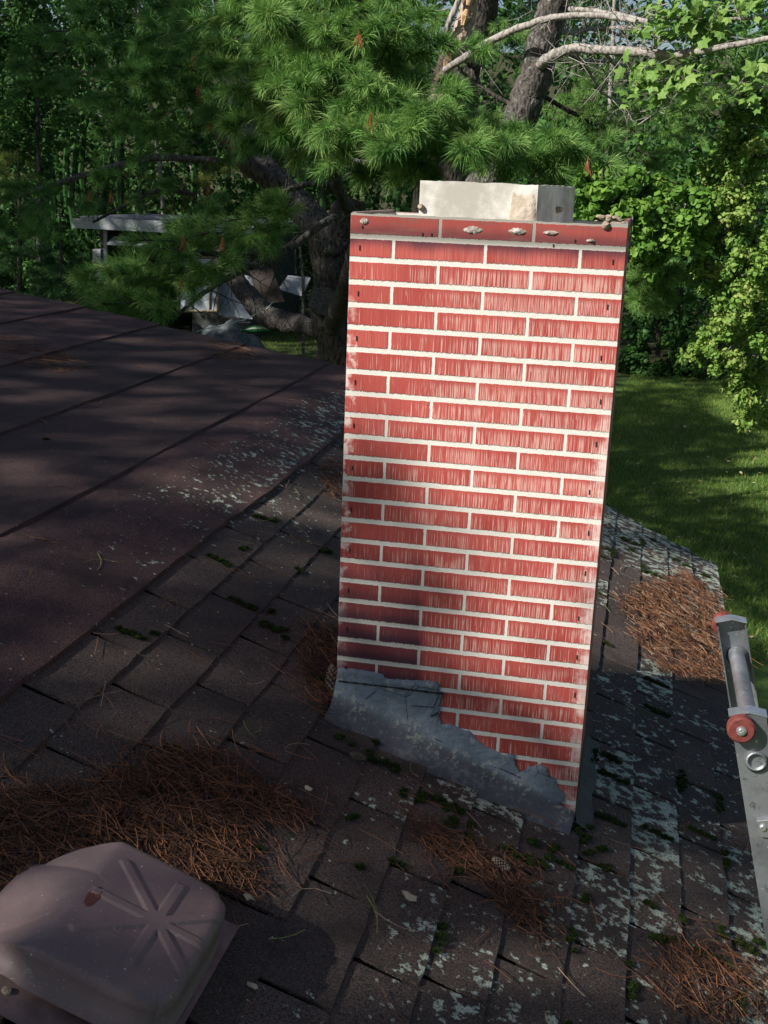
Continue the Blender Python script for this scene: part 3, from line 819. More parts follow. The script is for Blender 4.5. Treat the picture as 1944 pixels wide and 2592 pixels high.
def disc(mb, c, yA, yB, R, n=36, hole=0.):
    th_ = np.linspace(0, 2 * math.pi, n, endpoint=False)
    prof_ = [(yA, R * .25 if not hole else hole), (yA, R * .86), (yA + (yB - yA) * .15, R), (yA + (yB - yA) * .85, R), (yB, R * .86), (yB, R * .25 if not hole else hole)]
    V = np.concatenate([np.stack([c[0] + r_ * np.cos(th_), np.full(n, y_), c[2] + r_ * np.sin(th_)], 1) for y_, r_ in prof_])
    F = []
    for k in range(len(prof_) - 1):
        for q_ in range(n): F.append([k * n + q_, k * n + (q_ + 1) % n, (k + 1) * n + (q_ + 1) % n, (k + 1) * n + q_])
    mb.add(V, F)
for y0, dirn in ((LY0, -1), (LY1, 1)):
    c = lp(0, .014, 0); mb = MB(); disc(mb, c, y0 + dirn * .004, y0 + dirn * .024, .0225)
    wh = mb.build('wheel', M_['wheel'], lad, smooth=False)
    mb = MB(); disc(mb, c, y0 + dirn * .0015, y0 + dirn * .0265, .0088, 20, .0001); disc(mb, c, y0 + dirn * .0268, y0 + dirn * .0290, .0052, 16, .0001)
    mb.box((c[0], y0 + dirn * .0292, c[2]), (.0009, .0006, .0075), M3=np.array([[math.cos(.9), 0, math.sin(.9)], [0, 1, 0], [-math.sin(.9), 0, math.cos(.9)]]))
    mb.build('axle', M_['alu_bright'], wh)
k = 0
while .066 + .305 * k < LLEN - .1:
    u = .066 + .305 * k; c = lp(u, .030, 0)
    mb = MB(); n = 20; th_ = np.linspace(0, 2 * math.pi, n, endpoint=False)
    prof_ = [(LY1 - .001, .0155), (LY1 - .004, .021), (LY1 - .010, .021), (LY1 - .014, .0155), (LY0 + .006, .0155), (LY0 - .0035, .0155), (LY0 - .005, .0185), (LY0 - .005, .0125), (LY0 + .02, .0125), (LY0 + .3, .0125)]
    V = np.concatenate([np.stack([c[0] + r_ * np.cos(th_), np.full(n, y_), c[2] + r_ * np.sin(th_)], 1) for y_, r_ in prof_]); F = []
    for a in range(len(prof_) - 1):
        for q_ in range(n): F.append([a * n + q_, a * n + (q_ + 1) % n, (a + 1) * n + (q_ + 1) % n, (a + 1) * n + q_])
    mb.add(V, F); mb.build('rung', M_['alu'], lad, smooth=True); k += 1
br = MB()
V = [lp(u, v, LY0 - o_) for o_ in (.001, .006) for u, v in ((.172, .016), (.172, .075), (.202, .075), (.206, .040), (.200, .018))]
br.add(V, [[5, 6, 7, 8], [0, 1, 6, 5], [1, 2, 7, 6], [2, 3, 8, 7], [3, 4, 9, 8], [4, 0, 5, 9]]); br.add(V, [[5, 8, 9]])
for v_ in (.024, .046):
    c = lp(.184, v_, LY0 - .006); disc(br, c, LY0 - .006, LY0 - .0095, .0052, 14, .0001)
br.build('bracket', M_['alu_bright'], lad)

# ------------------------------------------------------------------ loose needles, moss, cones on the roof
def litter(P, n_, spread, heap, mb, L=(.05, .11), ang=None, a=(0., 1.)):
    """curved thin needles lying round the roof points P (k,3)"""
    P = np.asarray(P, float)
    idx = rng.integers(0, len(P), n_); c = P[idx] + np.c_[rng.normal(size=(n_, 2)) * spread, np.zeros(n_)]
    th_ = rng.random(n_) * 2 * math.pi if ang is None else rng.normal(ang, .5, n_)
    l = L[0] + (L[1] - L[0]) * rng.random(n_)
    h = rng.random(n_) ** 1.5 * heap + .014
    bend = rng.normal(size=n_) * .35; tilt = rng.normal(size=n_) * .12 * min(1., heap * 40)
    wd = .00042 + .0004 * rng.random(n_)
    av = a[0] + (a[1] - a[0]) * rng.random(n_)
    V = []; S = 4
    for k in range(S):
        t_ = (k / (S - 1) - .5); aa = th_ + bend * t_ * 2
        x_ = c[:, 0] + np.cos(th_ + bend * t_) * l * t_; y_ = c[:, 1] + np.sin(th_ + bend * t_) * l * t_
        z_ = rz(x_) + h + np.abs(tilt) * .0 + tilt * l * t_ * .6
        z_ = np.maximum(z_, rz(x_) + .013)
        nx_, ny__ = -np.sin(aa) * wd, np.cos(aa) * wd
        V.append(np.stack([x_ + nx_, y_ + ny__, z_ + .0004], 1)); V.append(np.stack([x_ - nx_, y_ - ny__, z_ - .0004], 1))
    V = np.stack(V, 1).reshape(-1, 3); b = np.arange(n_)[:, None] * (2 * S)
    F = np.concatenate([b + np.array([[2 * k, 2 * k + 1, 2 * k + 3, 2 * k + 2]]) for k in range(S - 1)])
    mb.add(V, F, np.repeat(av, 2 * S))
def poly_pts(poly, n_):
    poly = np.array([roofpt(*p)[:2] for p in poly]); lo, hi = poly.min(0), poly.max(0); out_ = []
    while len(out_) < n_:
        p = lo + (hi - lo) * rng.random(2); c = False; j = len(poly) - 1
        for i in range(len(poly)):
            if ((poly[i][1] > p[1]) != (poly[j][1] > p[1])) and p[0] < (poly[j][0] - poly[i][0]) * (p[1] - poly[i][1]) / (poly[j][1] - poly[i][1] + 1e-12) + poly[i][0]: c = not c
            j = i
        if c: out_.append((p[0], p[1], 0))
    return np.array(out_)
def pile(name, label, poly, n_, heap, L=(.04, .09), a=(0, 1), extra=None, spread=.015, ang=None):
    mb = MB(); pp = poly_pts(poly, 400); litter(pp, int(n_ * 1.15), spread, heap, mb, L, ang, a); litter(pp, int(n_ * .7), spread * 1.3, heap * .6, mb, (.006, .022), None, (0, .6)); litter(pp, int(n_ * .25), spread * 3.5, heap * .3, mb, (L[0], L[1] * 1.2), ang, a)
    if extra: extra(mb)
    return tag(mb.build(name, M_['litter']), label, 'pine needles', 'drifts of fallen pine needles on the roof', 'stuff')
pile('needle_pile', 'drift of rust brown pine needles above the roof vent', [(230, 1690), (330, 1640), (440, 1635), (560, 1690), (700, 1790), (520, 1760), (560, 1900), (500, 1960), (420, 1900), (300, 1840), (250, 1800)], 2000, .009, a=(0, .7), spread=.022)
pile('needle_pile', 'rust brown pine needles banked against the left of the vent', [(0, 1740), (180, 1720), (260, 1760), (240, 1840), (120, 1860), (60, 1920), (0, 1960)], 1150, .008, a=(0, .68), spread=.022)
pile('needle_pile', 'matted brown pine needles packed against the uphill back corner of the vent', [(60, 1860), (110, 1815), (190, 1785), (250, 1790), (240, 1815), (150, 1835), (90, 1880)], 700, .014, a=(0, .7))
pile('needle_pile', 'thick mat of orange pine needles between chimney and ladder', [(1335, 1300), (1420, 1265), (1480, 1240), (1540, 1290), (1600, 1400), (1600, 1480), (1520, 1478), (1440, 1465), (1380, 1400)], 5200, .014, L=(.025, .065), a=(.1, 1))
pile('needle_pile', 'thin drift of pine needles below the grey flashing', [(900, 1790), (960, 1800), (1110, 1870), (1180, 2010), (1160, 2060), (1090, 1960), (1000, 1880), (920, 1840)], 560, .006, spread=.022, a=(0, .7))
pile('needle_pile', 'loose pine needles in the lower right corner of the roof', [(1400, 2080), (1520, 2040), (1659, 2120), (1659, 2212), (1480, 2212)], 420, .006, spread=.03, a=(0, .75))
pile('needle_pile', 'pine needles packed along the left foot of the chimney', [(660, 1380), (728, 1340), (732, 1440), (728, 1520), (690, 1560), (650, 1440)], 380, .008, a=(0, .65))
pile('needle_pile', 'dead needles strewn across the flat roll roofing at left', [(0, 730), (70, 740), (160, 780), (220, 800), (130, 815), (0, 780)], 420, .006, a=(.1, .8))
pile('needle_pile', 'small spill of needles near the far edge of the roll roofing', [(450, 750), (510, 745), (570, 775), (500, 790), (440, 770)], 200, .006, a=(.2, .9))
pile('needle_pile', 'needles caught on shingles behind the chimney at left', [(690, 1010), (735, 990), (738, 1080), (710, 1090)], 160, .008, a=(.1, .7))
sc_ = MB()
litter(np.c_[rng.uniform(-.4, 1.25, 400), rng.uniform(-1.5, 2.8, 400), np.zeros(400)], 420, .0, .002, sc_, (.05, .12), None, (.2, 1))
litter(np.c_[rng.uniform(-2.6, -.4, 300), rng.uniform(-1., 3.6, 300), np.zeros(300)], 420, .0, .002, sc_, (.05, .12), None, (.2, .9))
tag(sc_.build('fallen_needles', M_['litter']), 'single brown pine needles scattered over the whole roof', 'pine needles', kind='stuff')
sg = MB(); litter(np.c_[rng.uniform(-.6, 1.2, 80), rng.uniform(-1.4, 2., 80), np.zeros(80)], 60, .02, .004, sg, (.06, .12))
tag(sg.build('green_needles', M_['litter_green']), 'few fresh green pine needles fallen on the shingles', 'pine needles', kind='stuff')

IV, IF = ico(3)
moss = MB()
def mosscl(x, y, r, h):
    V = IV.copy(); V = V * (1 + .16 * (rng.random((len(V), 1)) - .5)); V[:, 2] *= h / r
    c = np.array([x, y, rz(x) + .010])
    moss.add(V * r + c, IF, np.clip(.35 + V[:, 2] * .5 + rng.normal(size=len(V)) * .25, 0, 1))
    n_ = 120; d_ = rng.normal(size=(n_, 3)); d_[:, 2] = np.abs(d_[:, 2]); d_ /= np.linalg.norm(d_, axis=1)[:, None]; d_[:, 2] *= h / r
    b0 = c + d_ * r; s = rng.normal(size=(n_, 3)); s = np.cross(d_, s); s /= np.linalg.norm(s, axis=1)[:, None]
    V = np.stack([b0 + s * .0012, b0 - s * .0012, b0 + d_ * .006 + rng.normal(size=(n_, 3)) * .002], 1).reshape(-1, 3)
    moss.add(V, np.arange(n_ * 3).reshape(-1, 3), np.repeat(rng.random(n_), 3))
for (px, py, s) in [(745, 1610, 22), (800, 1640, 20), (830, 1660, 22), (850, 1665, 16), (815, 1615, 14), (905, 1730, 22), (940, 1735, 20), (965, 1745, 22), (990, 1755, 18), (920, 1725, 14), (968, 1785, 22), (875, 1720, 14),
                    (1100, 1850, 18), (1120, 1860, 20), (1145, 1870, 22), (1160, 1835, 20), (1185, 1850, 22), (1170, 1870, 18), (1215, 1875, 16), (1155, 2000, 22), (1140, 1995, 16), (640, 1755, 22), (760, 1770, 16), (780, 1885, 14), (855, 1875, 16),
                    (685, 1480, 22), (610, 1365, 14), (590, 1360, 16), (570, 1355, 12), (330, 1375, 12), (530, 1195, 12), (550, 1120, 12), (575, 1128, 12), (600, 1133, 10), (700, 1195, 14), (715, 1200, 12), (640, 1235, 14), (590, 1330, 12), (620, 1385, 10),
                    (1310, 1635, 16), (1325, 1645, 14), (1275, 1850, 18), (1300, 1845, 16), (1310, 1885, 14), (1240, 1800, 14), (1420, 2035, 20), (1440, 2040, 18), (1470, 1995, 14), (1275, 1950, 14), (1400, 1960, 12), (1560, 2020, 16), (1590, 2035, 16), (1620, 2060, 18), (1640, 2050, 18),
                    (1350, 1170, 10), (1372, 1180, 8), (1368, 1195, 9), (1410, 1170, 8), (1460, 1215, 9), (1480, 1225, 9), (1500, 1235, 10), (1520, 1245, 10), (1325, 1200, 9), (450, 1925, 16), (560, 1850, 16), (80, 740, 8), (100, 955, 8), (235, 660, 10), (403, 712, 10), (1310, 1395, 10), (1385, 1290, 9), (160, 1815, 12), (20, 1895, 12)]:
    P = roofpt(px, py); r = s * mpp(P[1]) * .72
    for _ in range(3):
        mosscl(P[0] + rng.normal() * r * .7, P[1] + rng.normal() * r * .7, r * (.35 + .45 * rng.random()), r * (.2 + .25 * rng.random()))
# moss running along some slots and course edges
for c in range(8, 14):
    for _ in range(5):
        x = edges[c - 1] + .012 + rng.normal() * .004; y = rng.uniform(-1.2, 2.8); 
        for q_ in range(5):
            r = .004 + .006 * rng.random() ** 2; mosscl(x + rng.normal() * .004, y + q_ * .013 * (1 + rng.random()), r, r * .55)
for _ in range(26):
    c = rng.integers(1, 13); x = edges[c] - .02; y = rng.uniform(-.8, 2.6)
    for q_ in range(5):
        r = .005 + .006 * rng.random(); mosscl(x - q_ * .016, y + rng.normal() * .003, r, r * .55)
tag(moss.build('moss', M_['mossm'], smooth=True), 'green moss cushions growing along the shingle joints', 'moss', kind='stuff')

def pinecone(px, py, l, ang, label, tilt=.1, pale=0.):
    P = roofpt(px, py); mb = MB(); R0_ = l * .24
    ca, sa = math.cos(ang), math.sin(ang); ax = np.array([ca, sa, SLO * ca + tilt]); ax /= np.linalg.norm(ax)
    s = np.cross(ax, (0, 0, 1.)); s /= np.linalg.norm(s); u = np.cross(s, ax)
    base = np.array([P[0], P[1], float(rz(P[0])) + R0_ + .014]) - ax * l * .5
    N = 70
    for k in range(N):
        t_ = k / N; r = R0_ * math.sin(math.pi * min(1, (.12 + t_ * .86))) ** .7; th_ = k * 2.39996
        d_ = s * math.cos(th_) + u * math.sin(th_); q_ = np.cross(ax, d_)
        c = base + ax * l * t_; w_ = R0_ * .42 * (1.1 - .6 * t_); tip = c + d_ * r + ax * l * .09
        V = [c + d_ * r * .3 - q_ * w_ * .5, c + d_ * r * .3 + q_ * w_ * .5, tip + q_ * w_ * .55 - ax * l * .01, tip + ax * l * .025, tip - q_ * w_ * .55 - ax * l * .01, tip - d_ * r * .15 - ax * l * .02]
        mb.add(V, [[0, 1, 2], [0, 2, 3], [0, 3, 4], [0, 5, 1], [2, 5, 3], [3, 5, 4]], np.array([0, 0, .55, .9, .55, .2]) + pale)
    mb.tube([base, base + ax * l * .9], [R0_ * .4, R0_ * .15], 8, a=.1)
    return tag(mb.build('pine_cone', M_['cone']), label, 'pine cone')
pinecone(770, 1652, .036, .15, 'brown pine cone beside moss cushions below the flashing')
pinecone(1080, 1886, .042, -.4, 'pale weathered pine cone lying in the needles under the flashing', pale=.25)
pinecone(717, 1497, .075, 1.9, 'dark pine cone wedged upright against the left corner of the flashing', .9)
# pale scraps: fallen leaves on the roof
def scrap(px, py, s, label, mat='dryleaf'):
    P = roofpt(px, py); mb = MB(); n_ = 9
    ring_ = [(P[0] + s * math.cos(t_) * (.6 + .6 * rng.random()), P[1] + .6 * s * math.sin(t_) * (.6 + .6 * rng.random())) for t_ in np.linspace(0, 2 * math.pi, n_, endpoint=False)]
    V = [(a, b, float(rz(a)) + .017 + rng.random() * .006) for a, b in ring_] + [(P[0], P[1], float(rz(P[0])) + .024)]
    V2 = [(a, b, c - .0012) for a, b, c in V]
    mb.add(V, [[n_, k, (k + 1) % n_] for k in range(n_)], .9); mb.add(V2, [[n_, (k + 1) % n_, k] for k in range(n_)], .6)
    return tag(mb.build('dry_leaf', M_[mat]), label, 'leaf')
scrap(545, 2150 - 0, .010, 'small pale leaf scrap on the shingles right of the vent hood')
scrap(535, 1957, .013, 'white curled leaf at the right end of the needle drift')
scrap(885, 1955, .018, 'pale flaked leaf on shingles near the lower middle of the roof')
scrap(666, 1720, .012, 'bleached leaf at the tip of the needle drift above the vent')

# ------------------------------------------------------------------ plants
def norm(a): return a / (np.linalg.norm(a, axis=-1, keepdims=True) + 1e-9)
def tufts(mb, P, D, n_, L, wd=.0014, spread=(.25, 1.15), shade=None):
    """needle tufts at points P along axes D"""
    P = np.repeat(np.asarray(P, float), n_, 0); D = np.repeat(norm(np.asarray(D, float)), n_, 0); N = len(P)
    a = np.repeat(rng.random(N // n_) if shade is None else shade, n_)
    a = np.clip(a + rng.normal(size=N) * .16, 0, 1)
    r = rng.normal(size=(N, 3)); r = norm(r - D * (r * D).sum(1)[:, None])
    th_ = spread[0] + (spread[1] - spread[0]) * rng.random(N) ** .8
    d = D * np.cos(th_)[:, None] + r * np.sin(th_)[:, None]
    l = L * (.7 + .5 * rng.random(N)); b0 = P - D * (rng.random(N) * L * .55)[:, None]
    m = b0 + d * (l * .55)[:, None]; t = b0 + d * l[:, None] + np.c_[rng.normal(size=(N, 2)) * .004, -l * (.06 + .16 * rng.random(N))]
    s = norm(np.cross(d, rng.normal(size=(N, 3)))) * wd
    V = np.stack([b0 - s * .8, b0 + s * .8, m - s, m + s, t], 1).reshape(-1, 3); k = np.arange(N)[:, None] * 5
    mb.add(V, np.concatenate([k + [[0, 1, 3]], k + [[0, 3, 2]], k + [[2, 3, 4]]]), np.repeat(a, 5))
def spray(mb, wood, base, d, l, n_t, nn, L, wd, shade=None):
    """a twig with side twigs, each ending in a tuft"""
    d = norm(np.array(d, float)); P = []; D = []
    side = norm(np.cross(d, (0, 0, 1.)) + 1e-6)
    mainp = [base + d * l * t_ + np.array([0, 0, -.10 * l * t_ * t_]) for t_ in np.linspace(0, 1, 5)]
    wood.tube(mainp, np.linspace(.006, .0025, 5) * (L / .1), 4, cap=False, a=.3)
    for k in range(n_t):
        t_ = .2 + .8 * (k + rng.random() * .6) / n_t; q_ = base + d * l * t_ + np.array([0, 0, -.10 * l * t_ * t_])
        sd = norm(d * (.8 + rng.random() * .4) + side * rng.choice([-1, 1]) * (.3 + .9 * rng.random()) + np.array([0, 0, .35 * rng.normal() + .12]))
        ll = l * (.18 + .25 * rng.random()) * (1.15 - .5 * t_)
        e = q_ + sd * ll
        wood.tube([q_, (q_ + e) / 2, e], [.0035 * L / .1, .0028 * L / .1, .002 * L / .1], 3, cap=False, a=.3)
        P.append(e); D.append(sd)
        if rng.random() < .6: P.append(q_ + sd * ll * .55); D.append(norm(sd + np.array([0, 0, .2])))
    P.append(mainp[-1]); D.append(d)
    tufts(mb, np.array(P), np.array(D), nn, L, wd, shade=None if shade is None else np.clip(shade + rng.normal(size=len(P)) * .15, 0, 1))
def limb(mb, pts, n=8, wob=.15, sub=6):
    """pts: (px, py, Y, width in px); smoothed tube"""
    P = np.array([at(a, b, Y) for a, b, Y, w_ in pts]); R = np.array([w_ / 2 * mpp(Y) for a, b, Y, w_ in pts])
    return tube_s(mb, P, R, n, wob, sub)
def tube_s(mb, P, R, n=8, wob=.15, sub=6):
    P = np.asarray(P, float); R = np.asarray(R, float); m = len(P); out_, rr = [], []
    for k in range(m - 1):
        p0, p1, p2, p3 = P[max(k - 1, 0)], P[k], P[k + 1], P[min(k + 2, m - 1)]
        for t_ in np.linspace(0, 1, sub, endpoint=False):
            out_.append(.5 * ((2 * p1) + (-p0 + p2) * t_ + (2 * p0 - 5 * p1 + 4 * p2 - p3) * t_ ** 2 + (-p0 + 3 * p1 - 3 * p2 + p3) * t_ ** 3)); rr.append(R[k] + (R[k + 1] - R[k]) * t_)
    out_.append(P[-1]); rr.append(R[-1]); out_ = np.array(out_)
    out_[1:-1] += rng.normal(size=(len(out_) - 2, 3)) * np.array(rr[1:-1])[:, None] * .08
    mb.tube(out_, rr, n, wob); return out_
def twigs(mb, path, n_, l, droop=0., r=.004):
    for _ in range(n_):
        k = rng.integers(1, len(path)); b = path[k]; d = norm(rng.normal(size=3) + np.array([0, 0, -droop])); ll = l * (.4 + .8 * rng.random())
        p1 = b + d * ll * .5 + rng.normal(size=3) * ll * .08; p2 = b + d * ll + rng.normal(size=3) * ll * .15
        mb.tube([b, p1, p2], [r, r * .7, r * .35], 4, cap=False)
        for _2 in range(2):
            d2 = norm(d + rng.normal(size=3) * .7); mb.tube([p1, p1 + d2 * ll * .3, p1 + d2 * ll * .5 + rng.normal(size=3) * .02], [r * .55, r * .4, r * .25], 3, cap=False)
def sprays_at(mb, wood, regions, L=.118, wd=.0016, nn=40, nt=8, l=.38, dirc=(-.2, -1, -.05), shade=None):
    for (px, py, rx, ry, Y0, Y1, n_) in regions:
        for _ in range(n_):
            a, r = rng.random() * 2 * math.pi, rng.random() ** .5; Y = Y0 + (Y1 - Y0) * rng.random()
            b = at(px + rx * r * math.cos(a), py + ry * r * math.sin(a), Y)
            d = np.array(dirc) + rng.normal(size=3) * np.array([.7, .4, .28])
            k_ = .72 + .55 * rng.random(); spray(mb, wood, b, d, l * (.6 + .6 * rng.random()), nt, int(nn * (.6 + .7 * rng.random())), L * k_, wd * (.8 + .4 * rng.random()), shade)
def leaves(mb, C, n_, R, size, up=.5, shade=None, fold=.25, asp=.7):
    """leaf blades scattered in ellipsoidal clumps C (k,3), radii R"""
    C = np.asarray(C, float); R = np.broadcast_to(np.asarray(R, float), (len(C), 3)) if np.ndim(R) else np.full((len(C), 3), float(R))
    k = np.repeat(np.arange(len(C)), n_); N = len(k)
    d = norm(rng.normal(size=(N, 3))); rad = rng.random(N) ** .4
    P = C[k] + d * rad[:, None] * R[k]
    nrm_ = norm(d * .6 + np.array([0, 0, up]) + rng.normal(size=(N, 3)) * .55)
    t = norm(np.cross(nrm_, rng.normal(size=(N, 3)))); s = np.cross(nrm_, t); l = size * (.6 + .8 * rng.random(N))[:, None]
    droop = nrm_ * l * fold * .5
    a = (np.repeat(rng.random(len(C)), n_) * .55 + rng.random(N) * .45) if shade is None else np.clip(shade + rng.normal(size=N) * .2, 0, 1)
    if size < .125:                   # near leaves get a rounder blade
        h_ = s * l * asp * .5
        V = np.stack([P - t * l * .46, P - t * l * .34 + h_ * .55, P - t * l * .10 + h_ - droop * .4, P + t * l * .18 + h_ * .72 - droop * .5, P + t * l * .5 - droop, P + t * l * .18 - h_ * .72 - droop * .5, P - t * l * .10 - h_ - droop * .4, P - t * l * .34 - h_ * .55, P + droop * .15], 1).reshape(-1, 3)
        b = np.arange(N)[:, None] * 9
        mb.add(V, np.concatenate([b + [[8, (q_ + 1) % 8, q_]] for q_ in range(8)]), np.repeat(a, 9)); return
    V = np.stack([P - t * l * .5, P - t * l * .08 + s * l * asp * .5 - droop * .4, P + t * l * .5 - droop, P - t * l * .08 - s * l * asp * .5 - droop * .4, P + droop * .2], 1).reshape(-1, 3)
    b = np.arange(N)[:, None] * 5
    mb.add(V, np.concatenate([b + [[0, 4, 1]], b + [[1, 4, 2]], b + [[4, 0, 3]], b + [[4, 3, 2]]]), np.repeat(a, 5))
def lobed(mb, C, n_, R, size):
    """five-lobed leaf blades"""
    C = np.asarray(C, float); k = np.repeat(np.arange(len(C)), n_); N = len(k)
    P = C[k] + norm(rng.normal(size=(N, 3))) * (rng.random((N, 1)) ** .5) * R
    nrm_ = norm(np.array([-.35, -.5, .7]) + rng.normal(size=(N, 3)) * .5); t = norm(np.cross(nrm_, rng.normal(size=(N, 3)))); s = np.cross(nrm_, t); l = size * (.6 + .7 * rng.random(N))[:, None]
    th_ = np.linspace(0, 2 * math.pi, 12, endpoint=False); rad = np.array([.62, .36, .56, .34, .46, .26, .20, .26, .46, .34, .56, .36])
    V = [P] + [P + t * l * rad[q_] * math.cos(th_[q_]) + s * l * rad[q_] * math.sin(th_[q_]) - nrm_ * l * (rad[q_] ** 2) * .5 for q_ in range(12)]
    V = np.stack(V, 1).reshape(-1, 3); b = np.arange(N)[:, None] * 13
    mb.add(V, np.concatenate([b + [[0, 1 + q_, 1 + (q_ + 1) % 12]] for q_ in range(12)]), np.repeat(rng.random(N), 13))
def clumps(c, R, n_, seed=0):
    d = norm(rng.normal(size=(n_, 3))); return np.asarray(c) + d * (rng.random((n_, 1)) ** .45) * np.asarray(R)
def gbase(px, Y): p = at(px, 700, Y); return np.array([p[0], p[1], GZ])

# --- the big white pine left of the chimney
Yp = 13.
base = gbase(722, Yp)
pine = empty('white_pine', base, 'big white pine with forked mottled stems behind the left edge of the chimney', 'tree')
tb = MB(); p0 = at(722, 770, Yp)
tr_pts = [base + (0, 0, -.2), base + (0, 0, .6)] + [at(a, b, Yp) for a, b in ((726, 780), (716, 690), (712, 620), (722, 540), (742, 480), (760, 430))]
tube_s(tb, tr_pts, [.36, .30, .27, .25, .24, .27, .22, .18], 14, .18)
tb.build('trunk', M_['bark_shaded'], pine, smooth=True)
for nm, mat_, pts in (('limb', 'bark', [(735, 545, 13, 95), (680, 480, 13.1, 72), (615, 410, 13.3, 58), (560, 345, 13.5, 50), (525, 270, 13.7, 46), (508, 180, 13.9, 44), (492, 80, 14.1, 40), (460, -120, 14.5, 34)]),
                      ('limb', 'bark_dark', [(600, 400, 13.2, 40), (540, 360, 13., 38), (490, 300, 12.8, 36), (445, 245, 12.6, 32), (405, 170, 12.4, 26), (370, 60, 12.2, 20)]),
                      ('limb', 'bark_dark', [(757, 800, 12.2, 50), (735, 760, 12.1, 48), (722, 700, 12., 44), (742, 640, 11., 42), (765, 560, 10., 40), (775, 520, 9.2, 36), (762, 470, 8.4, 32), (738, 425, 7.8, 26), (722, 370, 7.2, 22), (714, 315, 6.8, 17), (700, 280, 6.5, 11)]),
                      ('limb', 'bark', [(765, 455, 8.2, 16), (700, 482, 7.9, 18), (640, 525, 7.7, 17), (570, 562, 7.4, 16), (500, 596, 7.2, 15), (430, 640, 7, 11), (375, 690, 6.9, 6)]),
                      ('limb', 'bark', [(735, 410, 7.8, 15), (690, 396, 7.7, 15), (640, 405, 7.5, 14), (590, 428, 7.3, 12), (545, 470, 7.1, 10), (500, 520, 6.9, 7), (470, 560, 6.8, 5)]),
                      ('limb', 'bark', [(470, 345, 14, 13), (430, 345, 14, 15), (340, 340, 13.6, 17), (270, 355, 13.3, 16), (200, 372, 13, 14), (110, 402, 12.7, 12), (0, 435, 12.4, 10), (-80, 450, 12.2, 8)]),
                      ('limb', 'bark_pale', [(760, 345, 12, 9), (790, 350, 12, 10), (840, 350, 12, 9), (880, 340, 12.2, 6)]),
                      ('limb', 'bark_dark', [(720, 330, 6.9, 12), (760, 280, 6.6, 11), (820, 290, 6.4, 10), (880, 320, 6.2, 8), (940, 330, 6, 6)]),
                      ('limb', 'bark_dark', [(705, 300, 6.6, 10), (670, 250, 6.5, 9), (640, 190, 6.5, 7), (600, 150, 6.5, 5)]),
                      ('limb', 'bark_dark', [(420, 420, 12, 9), (350, 410, 11.6, 10), (280, 440, 11.2, 8), (200, 480, 11, 6)]),
                      ('limb', 'bark_dark', [(640, 530, 7.7, 8), (560, 552, 7.3, 12), (440, 548, 7, 12), (360, 550, 6.9, 13)])):
    mb = MB(); path = limb(mb, pts, 9)
    if pts[0][3] < 40 or pts[-1][3] < 12: twigs(mb, path, 16 if pts[0][3] < 20 else 6, .45, .3, .006)
    mb.build(nm, M_[mat_], pine, smooth=True)
# sawn end of the low limb
sw = MB(); e0 = at(358, 550, 6.9); sw.tube([e0, e0 + (-.006, -.003, 0)], .022, 12); sw.build('sawn_end', M_['cut'], pine)
sb = MB(); b0, b1 = at(704, 655, 12.9), at(697, 650, 12.45); sb.tube([b0, (b0 + b1) / 2, b1], [.21, .20, .19], 16, .1); sb.build('limb_stub', M_['bark_shaded'], pine, smooth=True)
so2 = MB(); so2.tube([b1, b1 + norm(b1 - b0) * .006], .178, 18, .08); so2.build('sawn_end', M_['oldcut'], pine)
cw = MB(); wd_ = MB()
sprays_at(cw, wd_, [(700, 110, 150, 90, 5.6, 7.4, 40), (620, 190, 110, 70, 5.8, 7, 26), (800, 190, 170, 70, 5.4, 6.6, 44), (900, 270, 150, 55, 5.2, 6.2, 32), (760, 260, 110, 50, 5.6, 6.4, 20), (1010, 275, 90, 50, 5.4, 6.4, 24), (1110, 320, 70, 30, 5.4, 6.4, 9),
                    (1220, 310, 80, 46, 5.8, 6.6, 20), (740, 20, 200, 50, 5.6, 7, 28), (560, 60, 90, 80, 6, 7.4, 20), (880, 110, 110, 60, 6, 7, 14), (940, 345, 70, 26, 5.6, 6.4, 7), (900, 350, 60, 26, 5.6, 6.2, 6), (1200, 330, 60, 20, 5.8, 6.4, 6)], nn=50, dirc=(-.1, -1, -.15), l=.32, wd=.0016)
sprays_at(cw, wd_, [(410, 560, 55, 55, 6.2, 7, 11), (340, 600, 80, 46, 6.2, 7, 13), (450, 490, 50, 40, 6.4, 7.2, 7), (290, 645, 80, 22, 6.2, 6.8, 10), (240, 610, 40, 40, 6.4, 7, 6), (470, 590, 40, 40, 6.4, 7, 5), (650, 430, 60, 40, 6.5, 7, 4), (550, 480, 50, 22, 6.6, 7.2, 7), (600, 500, 40, 20, 6.6, 7.2, 4)], nn=40, dirc=(-.9, -.6, -.1), l=.3, wd=.0015)
sprays_at(cw, wd_, [(450, 100, 120, 110, 7.5, 10, 50), (370, 220, 120, 110, 8, 10, 36), (250, 110, 130, 110, 8.5, 11, 30), (600, 290, 70, 60, 8, 9.5, 10), (140, 400, 110, 40, 10, 12, 9), (60, 480, 80, 60, 10, 12, 10), (330, 390, 80, 26, 9, 10, 4), (560, 480, 60, 40, 8.5, 9.5, 5), (460, 420, 60, 60, 9, 10, 8), (620, 250, 80, 60, 7.6, 8.4, 10), (100, 130, 100, 90, 11, 13, 14)], nn=40, shade=.12, wd=.0016)  # shaded left boughs painted with the dark end of the needle ramp
pc = cw.build('crown', M_['needle'], pine)
wd_.build('twig', M_['bark_dark'], pine)['kind'] = 'stuff'
dn_ = MB()
